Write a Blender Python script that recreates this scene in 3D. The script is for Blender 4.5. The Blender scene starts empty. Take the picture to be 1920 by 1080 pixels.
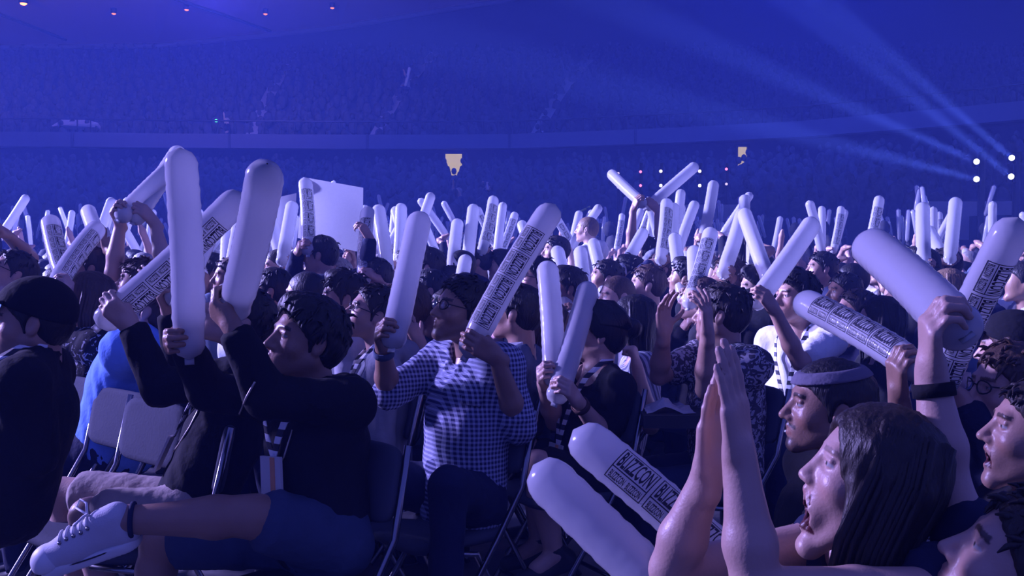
import bpy, bmesh, math, random
import numpy as np
from mathutils import Vector, Matrix

random.seed(11)
RNG = np.random.default_rng(11)
SC = bpy.context.scene
COL = SC.collection

# ------------------------------------------------------------------ camera
FPX = 1900.0
CAM = np.array([0.0, 0.0, 1.45])
PITCH = math.atan(90.0 / FPX)            # looks slightly down: horizon at row 450
cam_data = bpy.data.cameras.new('camera')
cam_data.sensor_width = 36.0
cam_data.lens = 36.0 * FPX / 1920.0
cam_data.clip_start = 0.05
cam_data.clip_end = 300.0
cam = bpy.data.objects.new('camera', cam_data)
COL.objects.link(cam)
cam.location = CAM
cam.rotation_euler = (math.pi / 2 - PITCH, 0, 0)
SC.camera = cam

# ------------------------------------------------------------------ world, lights, exposure
SC.view_settings.view_transform = 'Standard'
SC.view_settings.look = 'None'
SC.view_settings.gamma = 1.0
SC.view_settings.use_curve_mapping = False
SC.view_settings.exposure = 0.0
SC.cycles.use_denoising = True
SC.cycles.max_bounces = 6
SC.cycles.diffuse_bounces = 4
SC.cycles.glossy_bounces = 1
SC.cycles.transmission_bounces = 3
SC.cycles.transparent_max_bounces = 6
SC.cycles.volume_bounces = 0
SC.cycles.use_adaptive_sampling = True
SC.cycles.adaptive_threshold = 0.04
SC.cycles.caustics_reflective = False
SC.cycles.caustics_refractive = False
SC.cycles.sample_clamp_indirect = 4.0

world = bpy.data.worlds.new('arena_glow')
SC.world = world
world.use_nodes = True
wb = world.node_tree.nodes['Background']
wb.inputs['Color'].default_value = (0.078, 0.095, 0.62, 1)
wb.inputs['Strength'].default_value = 1.0

def area_light(name, loc, target, size, energy, color, spread=math.pi):
    d = bpy.data.lights.new(name, 'AREA')
    d.shape = 'DISK'; d.size = size; d.energy = energy; d.color = color; d.spread = spread
    o = bpy.data.objects.new(name, d); COL.objects.link(o)
    o.location = loc
    o.rotation_euler = (Vector(target) - Vector(loc)).to_track_quat('-Z', 'Y').to_euler()
    return o

def spot_light(name, loc, target, energy, color, angle, blend=0.5, radius=0.15):
    d = bpy.data.lights.new(name, 'SPOT')
    d.energy = energy; d.color = color; d.spot_size = angle; d.spot_blend = blend; d.shadow_soft_size = radius
    o = bpy.data.objects.new(name, d); COL.objects.link(o)
    o.location = loc
    o.rotation_euler = (Vector(target) - Vector(loc)).to_track_quat('-Z', 'Y').to_euler()
    return o

# stage wash: the show lights over the stage, out of frame to the left, pointing at the crowd
spot_light('stage_wash_light', (-24, 15, 9.0), (1.0, 10.5, 1.0), 270000, (0.29, 0.285, 1.0), math.radians(31), 0.8, 1.0)
spot_light('stage_wash_light', (-16, 8.0, 6.5), (-0.5, 3.9, 1.0), 40000, (0.34, 0.29, 1.0), math.radians(25), 0.9, 0.8)
# blue architectural wash on the seating bowl, hung from the ceiling in front of the tiers
for _x, _e in ((-26, 500), (-9, 1900), (8, 1900), (24, 500)):
    area_light('bowl_wash_light', (_x, 26, 12.0), (_x * 1.25, 46, 11.0), 3.0, _e, (0.03, 0.075, 1.0))

# unseen purple fill lights, added to lift the ceiling over the upper tier
for _x in (-28, -12):
    area_light('ceiling_fill_light', (_x * 0.8, 33, 10.2), (_x * 1.1, 50, 14.0), 2.5, 520, (0.30, 0.20, 1.0), math.radians(110))

def W(px, py, d):
    """The point that sits at depth d (metres along the lens axis) behind a photograph position."""
    r = (px - 960.0) / FPX
    u = -(py - 540.0) / FPX
    c, s = math.cos(PITCH), math.sin(PITCH)
    return CAM + d * np.array([r, c + u * s, -s + u * c])

def ray_sphere(px, py, c, L, near):
    """The point on the sight line of (px,py) at distance L from c (or the closest the line comes)."""
    v = W(px, py, 1.0) - CAM
    v = v / np.linalg.norm(v)
    m = CAM - c
    b = float(np.dot(m, v)); cc = float(np.dot(m, m)) - L * L
    disc = b * b - cc
    t = -b if disc < 0 else (-b - math.sqrt(disc) if near else -b + math.sqrt(disc))
    p = CAM + t * v
    q = p - c
    return c + q / max(np.linalg.norm(q), 1e-6) * L

def nrm(v):
    v = np.asarray(v, float)
    return v / max(np.linalg.norm(v), 1e-9)

# ------------------------------------------------------------------ materials
def new_mat(name):
    m = bpy.data.materials.new(name); m.use_nodes = True
    nt = m.node_tree
    return m, nt, nt.nodes['Principled BSDF'], nt.nodes['Material Output']

def sock(nt, v, dst):
    if isinstance(v, bpy.types.NodeSocket): nt.links.new(v, dst)
    else: dst.default_value = v

def node(nt, kind, **kw):
    n = nt.nodes.new(kind)
    for k, v in kw.items(): setattr(n, k, v)
    return n

def mth(nt, op, a, b=0.0, c=None):
    n = nt.nodes.new('ShaderNodeMath'); n.operation = op
    sock(nt, a, n.inputs[0]); sock(nt, b, n.inputs[1])
    if c is not None: sock(nt, c, n.inputs[2])
    return n.outputs[0]

def mixc(nt, f, a, b):
    n = nt.nodes.new('ShaderNodeMix'); n.data_type = 'RGBA'
    sock(nt, f, n.inputs[0]); sock(nt, a, n.inputs[6]); sock(nt, b, n.inputs[7])
    return n.outputs[2]

def noise_bump(nt, bsdf, scale, strength, detail=3, dist=0.01, vec=None):
    n = node(nt, 'ShaderNodeTexNoise'); n.inputs['Scale'].default_value = scale; n.inputs['Detail'].default_value = detail
    if vec is not None: nt.links.new(vec, n.inputs['Vector'])
    b = node(nt, 'ShaderNodeBump'); b.inputs['Strength'].default_value = strength; b.inputs['Distance'].default_value = dist
    nt.links.new(n.outputs[0], b.inputs['Height']); nt.links.new(b.outputs[0], bsdf.inputs['Normal'])
    return n

MATS = {}
def plain(name, color, rough=0.7, metal=0.0, bump=0.0, bscale=60, spec=0.4, var=0.15):
    if name in MATS: return MATS[name]
    m, nt, b, out = new_mat(name)
    tc = node(nt, 'ShaderNodeTexCoord')
    n = node(nt, 'ShaderNodeTexNoise'); n.inputs['Scale'].default_value = 7.0; n.inputs['Detail'].default_value = 4
    nt.links.new(tc.outputs['Object'], n.inputs['Vector'])
    lo = tuple(c * (1 - var) for c in color) + (1,)
    hi = tuple(min(1, c * (1 + var)) for c in color) + (1,)
    nt.links.new(mixc(nt, n.outputs[0], lo, hi), b.inputs['Base Color'])
    b.inputs['Roughness'].default_value = rough; b.inputs['Metallic'].default_value = metal
    b.inputs['Specular IOR Level'].default_value = spec
    if bump: noise_bump(nt, b, bscale, bump, vec=tc.outputs['Object'])
    MATS[name] = m
    return m

def cloth(name, color, rough=0.9, pattern=None, c2=(1, 1, 1), scale=60.0):
    key = 'cloth_' + name
    if key in MATS: return MATS[key]
    m, nt, b, out = new_mat(key)
    tc = node(nt, 'ShaderNodeTexCoord')
    n = node(nt, 'ShaderNodeTexNoise'); n.inputs['Scale'].default_value = 9.0; n.inputs['Detail'].default_value = 5
    nt.links.new(tc.outputs['Object'], n.inputs['Vector'])
    base = mixc(nt, n.outputs[0], tuple(c * 0.75 for c in color) + (1,), tuple(min(1, c * 1.2) for c in color) + (1,))
    if pattern in ('plaid', 'stripe', 'hstripe'):
        sep = node(nt, 'ShaderNodeSeparateXYZ'); nt.links.new(tc.outputs['Object'], sep.inputs[0])
        hx = mth(nt, 'ADD', sep.outputs[0], mth(nt, 'MULTIPLY', sep.outputs[1], 0.6))
        sx = mth(nt, 'GREATER_THAN', mth(nt, 'SINE', mth(nt, 'MULTIPLY', hx, scale * 6.283)), 0.1)
        sz = mth(nt, 'GREATER_THAN', mth(nt, 'SINE', mth(nt, 'MULTIPLY', sep.outputs[2], scale * 6.283)), 0.1)
        f = {'plaid': mth(nt, 'MULTIPLY', mth(nt, 'ADD', sx, sz), 0.5), 'stripe': sx, 'hstripe': sz}[pattern]
        base = mixc(nt, f, base, c2 + (1,))
    elif pattern in ('floral', 'print'):
        v = node(nt, 'ShaderNodeTexNoise'); v.inputs['Scale'].default_value = scale; v.inputs['Detail'].default_value = 2; v.inputs['Distortion'].default_value = 1.8
        nt.links.new(tc.outputs['Object'], v.inputs['Vector'])
        f = mth(nt, 'GREATER_THAN', v.outputs[0], 0.53 if pattern == 'floral' else 0.6)
        base = mixc(nt, f, base, c2 + (1,))
    nt.links.new(base, b.inputs['Base Color'])
    b.inputs['Roughness'].default_value = rough
    b.inputs['Specular IOR Level'].default_value = 0.2
    noise_bump(nt, b, 35.0, 0.35, detail=4, dist=0.012, vec=tc.outputs['Object'])
    MATS[key] = m
    return m

def make_skin():
    m, nt, b, out = new_mat('skin')
    a = node(nt, 'ShaderNodeAttribute'); a.attribute_name = 'tint'
    nt.links.new(a.outputs['Color'], b.inputs['Base Color'])
    b.inputs['Roughness'].default_value = 0.42
    b.inputs['Specular IOR Level'].default_value = 0.5
    tc = node(nt, 'ShaderNodeTexCoord')
    noise_bump(nt, b, 160.0, 0.08, vec=tc.outputs['Object'])
    return m
SKIN = make_skin()

def hair_mat(name, color):
    key = 'hair_' + name
    if key in MATS: return MATS[key]
    m, nt, b, out = new_mat(key)
    tc = node(nt, 'ShaderNodeTexCoord')
    mp = node(nt, 'ShaderNodeMapping'); mp.inputs['Scale'].default_value = (1, 1, 0.22)
    nt.links.new(tc.outputs['Object'], mp.inputs['Vector'])
    n = node(nt, 'ShaderNodeTexNoise'); n.inputs['Scale'].default_value = 120; n.inputs['Detail'].default_value = 4
    nt.links.new(mp.outputs[0], n.inputs['Vector'])
    nt.links.new(mixc(nt, n.outputs[0], tuple(c * 0.5 for c in color) + (1,), tuple(c * 1.5 for c in color) + (1,)), b.inputs['Base Color'])
    b.inputs['Roughness'].default_value = 0.5
    b.inputs['Specular IOR Level'].default_value = 0.45
    bp = node(nt, 'ShaderNodeBump'); bp.inputs['Strength'].default_value = 0.7; bp.inputs['Distance'].default_value = 0.006
    nt.links.new(n.outputs[0], bp.inputs['Height']); nt.links.new(bp.outputs[0], b.inputs['Normal'])
    MATS[key] = m
    return m

HAIRC = {'black': (0.012, 0.010, 0.012), 'dark': (0.022, 0.015, 0.012), 'brown': (0.07, 0.04, 0.025), 'light': (0.2, 0.13, 0.075), 'grey': (0.25, 0.23, 0.22)}

def stick_mat(name):
    m, nt, b, out = new_mat(name)
    nt.nodes.remove(b)
    col = (0.86, 0.87, 0.93, 1)
    tc = node(nt, 'ShaderNodeTexCoord')
    n = node(nt, 'ShaderNodeTexNoise'); n.inputs['Scale'].default_value = 18; n.inputs['Detail'].default_value = 2
    nt.links.new(tc.outputs['Object'], n.inputs['Vector'])
    bp = node(nt, 'ShaderNodeBump'); bp.inputs['Strength'].default_value = 0.25; bp.inputs['Distance'].default_value = 0.01
    nt.links.new(n.outputs[0], bp.inputs['Height'])
    dif = node(nt, 'ShaderNodeBsdfDiffuse'); tra = node(nt, 'ShaderNodeBsdfTranslucent'); glo = node(nt, 'ShaderNodeBsdfGlossy')
    glo.inputs['Roughness'].default_value = 0.18
    for s in (dif, tra, glo): nt.links.new(bp.outputs[0], s.inputs['Normal'])
    for s in (dif, tra): sock(nt, col, s.inputs['Color'])
    m1 = node(nt, 'ShaderNodeMixShader'); m1.inputs[0].default_value = 0.58
    nt.links.new(dif.outputs[0], m1.inputs[1]); nt.links.new(tra.outputs[0], m1.inputs[2])
    fz = node(nt, 'ShaderNodeFresnel'); fz.inputs['IOR'].default_value = 1.35
    m2 = node(nt, 'ShaderNodeMixShader'); nt.links.new(fz.outputs[0], m2.inputs[0])
    nt.links.new(m1.outputs[0], m2.inputs[1]); nt.links.new(glo.outputs[0], m2.inputs[2])
    nt.links.new(m2.outputs[0], out.inputs['Surface'])
    return m
STICK_PLAIN = stick_mat('inflated_white_plastic')

def emit_mat(name, color, strength):
    if name in MATS: return MATS[name]
    m, nt, b, out = new_mat(name)
    nt.nodes.remove(b)
    e = node(nt, 'ShaderNodeEmission'); e.inputs[0].default_value = color + (1,); e.inputs[1].default_value = strength
    nt.links.new(e.outputs[0], out.inputs['Surface'])
    MATS[name] = m
    return m

# ------------------------------------------------------------------ meshes
def mesh_obj(name, V, F, mat=None, parent=None, smooth=True, origin=None, tint=None, uv=None):
    """One mesh object; V in world space, stored about its origin (the parent's when there is one)."""
    V = np.asarray(V, np.float32)
    o3 = np.zeros(3) if origin is None else np.asarray(origin, float)
    if parent is not None and origin is None:
        o3 = np.zeros(3); q = parent
        while q is not None: o3 = o3 + np.array(q.location); q = q.parent
    V = V - o3.astype(np.float32)
    me = bpy.data.meshes.new(name)
    if isinstance(F, np.ndarray):
        n = F.shape[0]; k = F.shape[1]
        me.vertices.add(len(V)); me.vertices.foreach_set('co', V.ravel())
        me.loops.add(n * k); me.loops.foreach_set('vertex_index', F.astype(np.int32).ravel())
        me.polygons.add(n); me.polygons.foreach_set('loop_start', np.arange(0, n * k, k, dtype=np.int32))
        me.update(calc_edges=True)
    else:
        me.from_pydata([tuple(map(float, v)) for v in V], [], [tuple(map(int, f)) for f in F])
        me.update()
    if smooth: me.polygons.foreach_set('use_smooth', np.ones(len(me.polygons), bool))
    if tint is not None:
        at = me.color_attributes.new('tint', 'FLOAT_COLOR', 'POINT')
        c4 = np.ones((len(V), 4), np.float32); c4[:, :3] = tint
        at.data.foreach_set('color', c4.ravel())
    if uv is not None:
        ul = me.uv_layers.new(name='UVMap')
        ul.data.foreach_set('uv', np.asarray(uv, np.float32).ravel())
    if mat is not None: me.materials.append(mat)
    o = bpy.data.objects.new(name, me); COL.objects.link(o)
    if parent is not None: o.parent = parent
    else: o.location = o3
    return o

def tag(o, label=None, cat=None, group=None, kind=None):
    if label: o['label'] = label
    if cat: o['category'] = cat
    if group: o['group'] = group
    if kind: o['kind'] = kind
    return o

class MB:
    """Collects simple shapes into one mesh."""
    def __init__(s): s.V = []; s.F = []
    def add(s, V, F):
        b = len(s.V); s.V += [tuple(v) for v in V]; s.F += [tuple(i + b for i in f) for f in F]; return s
    def box(s, c, half, M=None):
        c = np.asarray(c, float); M = np.eye(3) if M is None else np.asarray(M, float)
        P = []
        for dz in (-1, 1):
            for dx, dy in ((-1, -1), (1, -1), (1, 1), (-1, 1)):
                P.append(c + M[0] * dx * half[0] + M[1] * dy * half[1] + M[2] * dz * half[2])
        return s.add(P, [(3, 2, 1, 0), (4, 5, 6, 7), (0, 1, 5, 4), (1, 2, 6, 5), (2, 3, 7, 6), (3, 0, 4, 7)])
    def tube(s, pts, r, n=8, cap=True, closed=False):
        pts = [np.asarray(p, float) for p in pts]; m = len(pts)
        R = r if hasattr(r, '__len__') else [r] * m
        V = []; up = None
        for i, p in enumerate(pts):
            if closed: t = nrm(pts[(i + 1) % m] - pts[i - 1])
            else: t = nrm(pts[min(i + 1, m - 1)] - pts[max(i - 1, 0)])
            if up is None:
                up = np.array([0, 0, 1.0]) if abs(t[2]) < 0.9 else np.array([1.0, 0, 0])
            a = nrm(np.cross(t, up)); b = np.cross(a, t); up = b
            for k in range(n):
                q = 2 * math.pi * k / n
                V.append(p + R[i] * (math.cos(q) * a + math.sin(q) * b))
        F = []
        for i in range(m if closed else m - 1):
            j = (i + 1) % m
            for k in range(n):
                F.append((i * n + k, i * n + (k + 1) % n, j * n + (k + 1) % n, j * n + k))
        if cap and not closed:
            F.append(tuple(range(n - 1, -1, -1))); F.append(tuple((m - 1) * n + k for k in range(n)))
        return s.add(V, F)
    def ellipsoid(s, c, r, n=8, m=6, M=None):
        c = np.asarray(c, float); M = np.eye(3) if M is None else np.asarray(M, float)
        V = [c + M[2] * r[2]]
        for i in range(1, m):
            a = math.pi * i / m
            for k in range(n):
                q = 2 * math.pi * k / n
                V.append(c + M[0] * r[0] * math.sin(a) * math.cos(q) + M[1] * r[1] * math.sin(a) * math.sin(q) + M[2] * r[2] * math.cos(a))
        V.append(c - M[2] * r[2]); e = len(V) - 1
        F = [(0, 1 + k, 1 + (k + 1) % n) for k in range(n)]
        for i in range(m - 2):
            b = 1 + i * n
            for k in range(n): F.append((b + k, b + n + k, b + n + (k + 1) % n, b + (k + 1) % n))
        b = 1 + (m - 2) * n
        F += [(b + k, e, b + (k + 1) % n) for k in range(n)]
        return s.add(V, F)
    def build(s, name, mat, parent=None, smooth=True, origin=None):
        return mesh_obj(name, np.array(s.V), s.F, mat, parent, smooth, origin)

# ------------------------------------------------------------------ sculpting: distance fields meshed by surface nets
def smin(a, b, k):
    h = np.clip(0.5 + 0.5 * (b - a) / k, 0, 1)
    return b + (a - b) * h - k * h * (1 - h)

def U(kind, *p, k=0.01): return ('u', k, kind, p)
def S(kind, *p, k=0.01): return ('s', k, kind, p)
def I(kind, *p, k=0.01): return ('i', k, kind, p)

def prim_box(kind, p):
    if kind in ('rc', 'fc'):
        a, b, ra, rb = p; r = max(ra, rb); return np.minimum(a, b) - r, np.maximum(a, b) + r
    if kind == 'el':
        c, M, r = p; e = np.sqrt(((np.asarray(M) * np.asarray(r)[:, None]) ** 2).sum(0)); return c - e, c + e
    if kind == 'ec':
        a, b, u, r0, r1 = p; r = max(r0 + r1); return np.minimum(a, b) - r, np.maximum(a, b) + r
    return None

def prim_eval(kind, p, X, Y, Z):
    if kind in ('rc', 'fc'):
        a, b, ra, rb = p; ab = np.asarray(b, float) - a; L2 = max(float(ab @ ab), 1e-9)
        x, y, z = X - a[0], Y - a[1], Z - a[2]
        t0 = (x * ab[0] + y * ab[1] + z * ab[2]) / L2
        t = np.clip(t0, 0, 1)
        if kind == 'rc':
            return np.sqrt((x - t * ab[0]) ** 2 + (y - t * ab[1]) ** 2 + (z - t * ab[2]) ** 2) - (ra + (rb - ra) * t)
        rad = np.sqrt((x - t0 * ab[0]) ** 2 + (y - t0 * ab[1]) ** 2 + (z - t0 * ab[2]) ** 2) - (ra + (rb - ra) * t)
        return np.maximum(rad, (np.abs(t0 - 0.5) - 0.5) * math.sqrt(L2))
    if kind == 'el':
        c, M, r = p
        x, y, z = X - c[0], Y - c[1], Z - c[2]
        q = 0
        for i in range(3): q = q + ((x * M[i][0] + y * M[i][1] + z * M[i][2]) / r[i]) ** 2
        return (np.sqrt(q) - 1) * min(r)
    if kind == 'ec':
        a, b, u, r0, r1 = p; ab = np.asarray(b, float) - a; L2 = max(float(ab @ ab), 1e-9)
        w = nrm(ab); u = nrm(np.asarray(u) - w * np.dot(u, w)); v = np.cross(w, u)
        x, y, z = X - a[0], Y - a[1], Z - a[2]
        t = np.clip((x * ab[0] + y * ab[1] + z * ab[2]) / L2, 0, 1)
        x, y, z = x - t * ab[0], y - t * ab[1], z - t * ab[2]
        ru = r0[0] + (r1[0] - r0[0]) * t; rv = r0[1] + (r1[1] - r0[1]) * t
        q = np.sqrt(((x * u[0] + y * u[1] + z * u[2]) / ru) ** 2 + ((x * v[0] + y * v[1] + z * v[2]) / rv) ** 2 + ((x * w[0] + y * w[1] + z * w[2]) / (0.8 * rv)) ** 2)
        return (q - 1) * np.minimum(ru, rv)
    if kind == 'hs':
        n, p0 = p
        return (X - p0[0]) * n[0] + (Y - p0[1]) * n[1] + (Z - p0[2]) * n[2]

def sdf_mesh(prims, h):
    lo = np.full(3, 1e9); hi = -lo
    for op, k, kind, p in prims:
        if op == 'u':
            a, b = prim_box(kind, p); lo = np.minimum(lo, a); hi = np.maximum(hi, b)
    lo = lo - 3 * h; hi = hi + 3 * h
    n = np.ceil((hi - lo) / h).astype(int) + 1
    ax = [(lo[i] + h * np.arange(n[i])).astype(np.float32) for i in range(3)]
    vol = np.full(n, 0.5, np.float32)
    for op, k, kind, p in prims:
        bb = prim_box(kind, p)
        if bb is None: sl = (slice(None),) * 3
        else:
            i0 = np.clip(np.floor((bb[0] - k - 2.5 * h - lo) / h).astype(int), 0, n)
            i1 = np.clip(np.ceil((bb[1] + k + 2.5 * h - lo) / h).astype(int) + 1, 0, n)
            if (i1 <= i0).any(): continue
            sl = tuple(slice(i0[j], i1[j]) for j in range(3))
        d = prim_eval(kind, p, ax[0][sl[0]][:, None, None], ax[1][sl[1]][None, :, None], ax[2][sl[2]][None, None, :])
        sub = vol[sl]
        if op == 'u': vol[sl] = smin(sub, d, k)
        elif op == 's': vol[sl] = -smin(-sub, d, k)
        else: vol[sl] = -smin(-sub, -d, k)
    vol[0] = vol[-1] = 0.5; vol[:, 0] = vol[:, -1] = 0.5; vol[:, :, 0] = vol[:, :, -1] = 0.5
    s = vol < 0
    c = s.astype(np.uint8)
    cnt = c[:-1] + c[1:]; cnt = cnt[:, :-1] + cnt[:, 1:]; cnt = cnt[:, :, :-1] + cnt[:, :, 1:]
    act = (cnt > 0) & (cnt < 8)
    idx = np.argwhere(act)
    if len(idx) == 0: return np.zeros((0, 3)), np.zeros((0, 4), int)
    vid = np.full(act.shape, -1, np.int32); vid[act] = np.arange(len(idx))
    off = np.array([(i, j, k) for i in (0, 1) for j in (0, 1) for k in (0, 1)])
    cv = np.stack([vol[idx[:, 0] + o[0], idx[:, 1] + o[1], idx[:, 2] + o[2]] for o in off], 1)
    acc = np.zeros((len(idx), 3)); wt = np.zeros(len(idx))
    for i in range(8):
        for j in range(i + 1, 8):
            if np.abs(off[i] - off[j]).sum() != 1: continue
            a, b = cv[:, i], cv[:, j]
            m = (a < 0) != (b < 0)
            t = np.where(m, a / np.where(m, a - b, 1), 0)
            acc += np.where(m[:, None], off[i] + t[:, None] * (off[j] - off[i]), 0); wt += m
    V = lo + h * (idx + acc / wt[:, None])
    F = []
    for a in range(3):
        b, cx = (a + 1) % 3, (a + 2) % 3
        sa = np.moveaxis(s, (a, b, cx), (0, 1, 2)); va = np.moveaxis(vid, (a, b, cx), (0, 1, 2))
        e0 = sa[:-1, 1:-1, 1:-1]; e1 = sa[1:, 1:-1, 1:-1]
        q = np.argwhere(e0 != e1)
        if len(q) == 0: continue
        i, j, k = q[:, 0], q[:, 1], q[:, 2]
        f = np.stack([va[i, j, k], va[i, j + 1, k], va[i, j + 1, k + 1], va[i, j, k + 1]], 1)
        flip = ~e0[i, j, k]
        f[flip] = f[flip][:, ::-1]
        F.append(f)
    return V, np.concatenate(F)

_WV = RNG.normal(size=(14, 3)); _WP = RNG.uniform(0, 6.28, 14)
def wob(P, freq, seed=0, n=6, stretch=(1, 1, 1)):
    P = np.asarray(P) * np.asarray(stretch) * freq
    r = np.zeros(len(P))
    for i in range(n):
        j = (i + seed) % 14
        r += np.sin(P @ _WV[j] * (1 + 0.25 * i) + _WP[j] + seed)
    return r / n

def vnormals(V, F):
    a = V[F[:, 1]] - V[F[:, 0]]; b = V[F[:, 3]] - V[F[:, 0]]
    n = np.cross(a, b); N = np.zeros_like(V)
    for i in range(4): np.add.at(N, F[:, i], n)
    return N / np.maximum(np.linalg.norm(N, axis=1, keepdims=True), 1e-12)
# ------------------------------------------------------------------ people
A3 = lambda *v: np.array(v, float)
LODS = {0: (0.0034, 0.0052, 0.010), 1: (0.0062, 0.0092, 0.016), 2: (0.0115, 0.014, 0.024)}
TONES = {'light': (0.52, 0.34, 0.27), 'mid': (0.42, 0.255, 0.19), 'tan': (0.31, 0.18, 0.125), 'brown': (0.2, 0.115, 0.08)}

def frame(yaw, pitch=0.0, roll=0.0):
    """forward, left, up; yaw 0 looks along -X (to the stage), positive turns towards -Y."""
    y, p, r = math.radians(yaw), math.radians(pitch), math.radians(roll)
    f = A3(-math.cos(p) * math.cos(y), -math.cos(p) * math.sin(y), math.sin(p))
    l = A3(math.sin(y), -math.cos(y), 0)
    u = np.cross(f, l)
    l2 = l * math.cos(r) + u * math.sin(r)
    return f, l2, np.cross(f, l2)

def two_bone(a, c, l1, l2, hint):
    d = c - a; D = np.linalg.norm(d)
    if D > (l1 + l2) * 0.995: c = a + d / D * (l1 + l2) * 0.995; d = c - a; D = np.linalg.norm(d)
    if D < abs(l1 - l2) + 0.03: D = abs(l1 - l2) + 0.03; c = a + nrm(d) * D
    d = nrm(d)
    x = (l1 * l1 - l2 * l2 + D * D) / (2 * D)
    hgt = math.sqrt(max(l1 * l1 - x * x, 1e-6))
    n = hint - d * np.dot(hint, d)
    return a + d * x + nrm(n) * hgt, c

def head_prims(mo, nb, eye=1.0, lod=0, nose=1.0, fem=False):
    E3 = np.eye(3)
    dz = -0.040 * mo; dx = -0.014 * mo
    p = [U('el', A3(-0.014, 0, 0.030), E3, (0.098, 0.076, 0.087), k=0.01),
         U('el', A3(0.030, 0, -0.030), E3, (0.060, 0.060, 0.080), k=0.035)]
    for s in (1, -1):
        p.append(U('rc', A3(-0.012, 0.050 * s, -0.055), A3(0.066 + dx, 0.008 * s, -0.104 + dz), 0.022, 0.0165, k=0.028))
    p.append(U('rc', A3(0.074 + dx, 0.009, -0.107 + dz), A3(0.074 + dx, -0.009, -0.107 + dz), 0.0135, 0.0135, k=0.014))
    if lod < 2:
        p.append(U('rc', A3(0.078 - 0.003 * fem, 0.036, 0.020), A3(0.078 - 0.003 * fem, -0.036, 0.020), 0.011 - 0.002 * fem, 0.011 - 0.002 * fem, k=0.012))
        for s in (1, -1):
            p.append(U('el', A3(0.052, 0.043 * s, -0.034), E3, (0.022, 0.018, 0.018), k=0.02))
            p.append(S('el', A3(0.094, 0.032 * s, 0.001), E3, (0.015, 0.018, 0.012), k=0.014))
            p.append(U('el', A3(0.0725, 0.031 * s, 0.000), E3, (0.0125, 0.0135, 0.0115), k=0.003))
            if lod == 0: p.append(U('rc', A3(0.084, 0.021 * s, 0.0085), A3(0.079, 0.042 * s, 0.0065), 0.0048, 0.0046, k=0.004))
    p.append(U('rc', A3(0.083, 0, 0.010), A3(0.083 + 0.026 * nose, 0, -0.037), 0.0085, 0.0115, k=0.010))
    if lod < 2:
        for s in (1, -1): p.append(U('el', A3(0.093, 0.0125 * s, -0.042), E3, (0.012, 0.008, 0.0085), k=0.008))
        p.append(U('el', A3(0.066, 0, -0.068 + dz * 0.4), E3, (0.025, 0.030, 0.026 + 0.012 * mo), k=0.018))
        if mo > 0.15:
            p.append(S('el', A3(0.092 + dx * 0.5, 0, -0.073 + dz * 0.45), E3, (0.036, 0.024, 0.004 + 0.0245 * mo), k=0.006))
        for s in (1, -1):
            p.append(U('rc', A3(0.0905, 0, -0.0625 + 0.003 * mo), A3(0.080, 0.021 * s, -0.070 + dz * 0.4), 0.0062, 0.0030, k=0.006))
            p.append(U('rc', A3(0.088 + dx, 0, -0.0765 + dz * 0.95), A3(0.079 + dx * .5, 0.020 * s, -0.0715 + dz * 0.5), 0.0068, 0.0030, k=0.006))
    for s in (1, -1):
        t = math.radians(18); M = np.array([[math.cos(t), 0, math.sin(t)], [0, 1, 0], [-math.sin(t), 0, math.cos(t)]])
        p.append(U('el', A3(-0.016, 0.076 * s, -0.008), M, (0.0185, 0.0095, 0.032), k=0.006))
        if lod == 0: p.append(S('el', A3(-0.010, 0.087 * s, -0.006), M, (0.0095, 0.007, 0.018), k=0.005))
    p.append(U('rc', A3(-0.030, 0, -0.045), nb, 0.054, 0.060, k=0.03))
    return p

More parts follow.
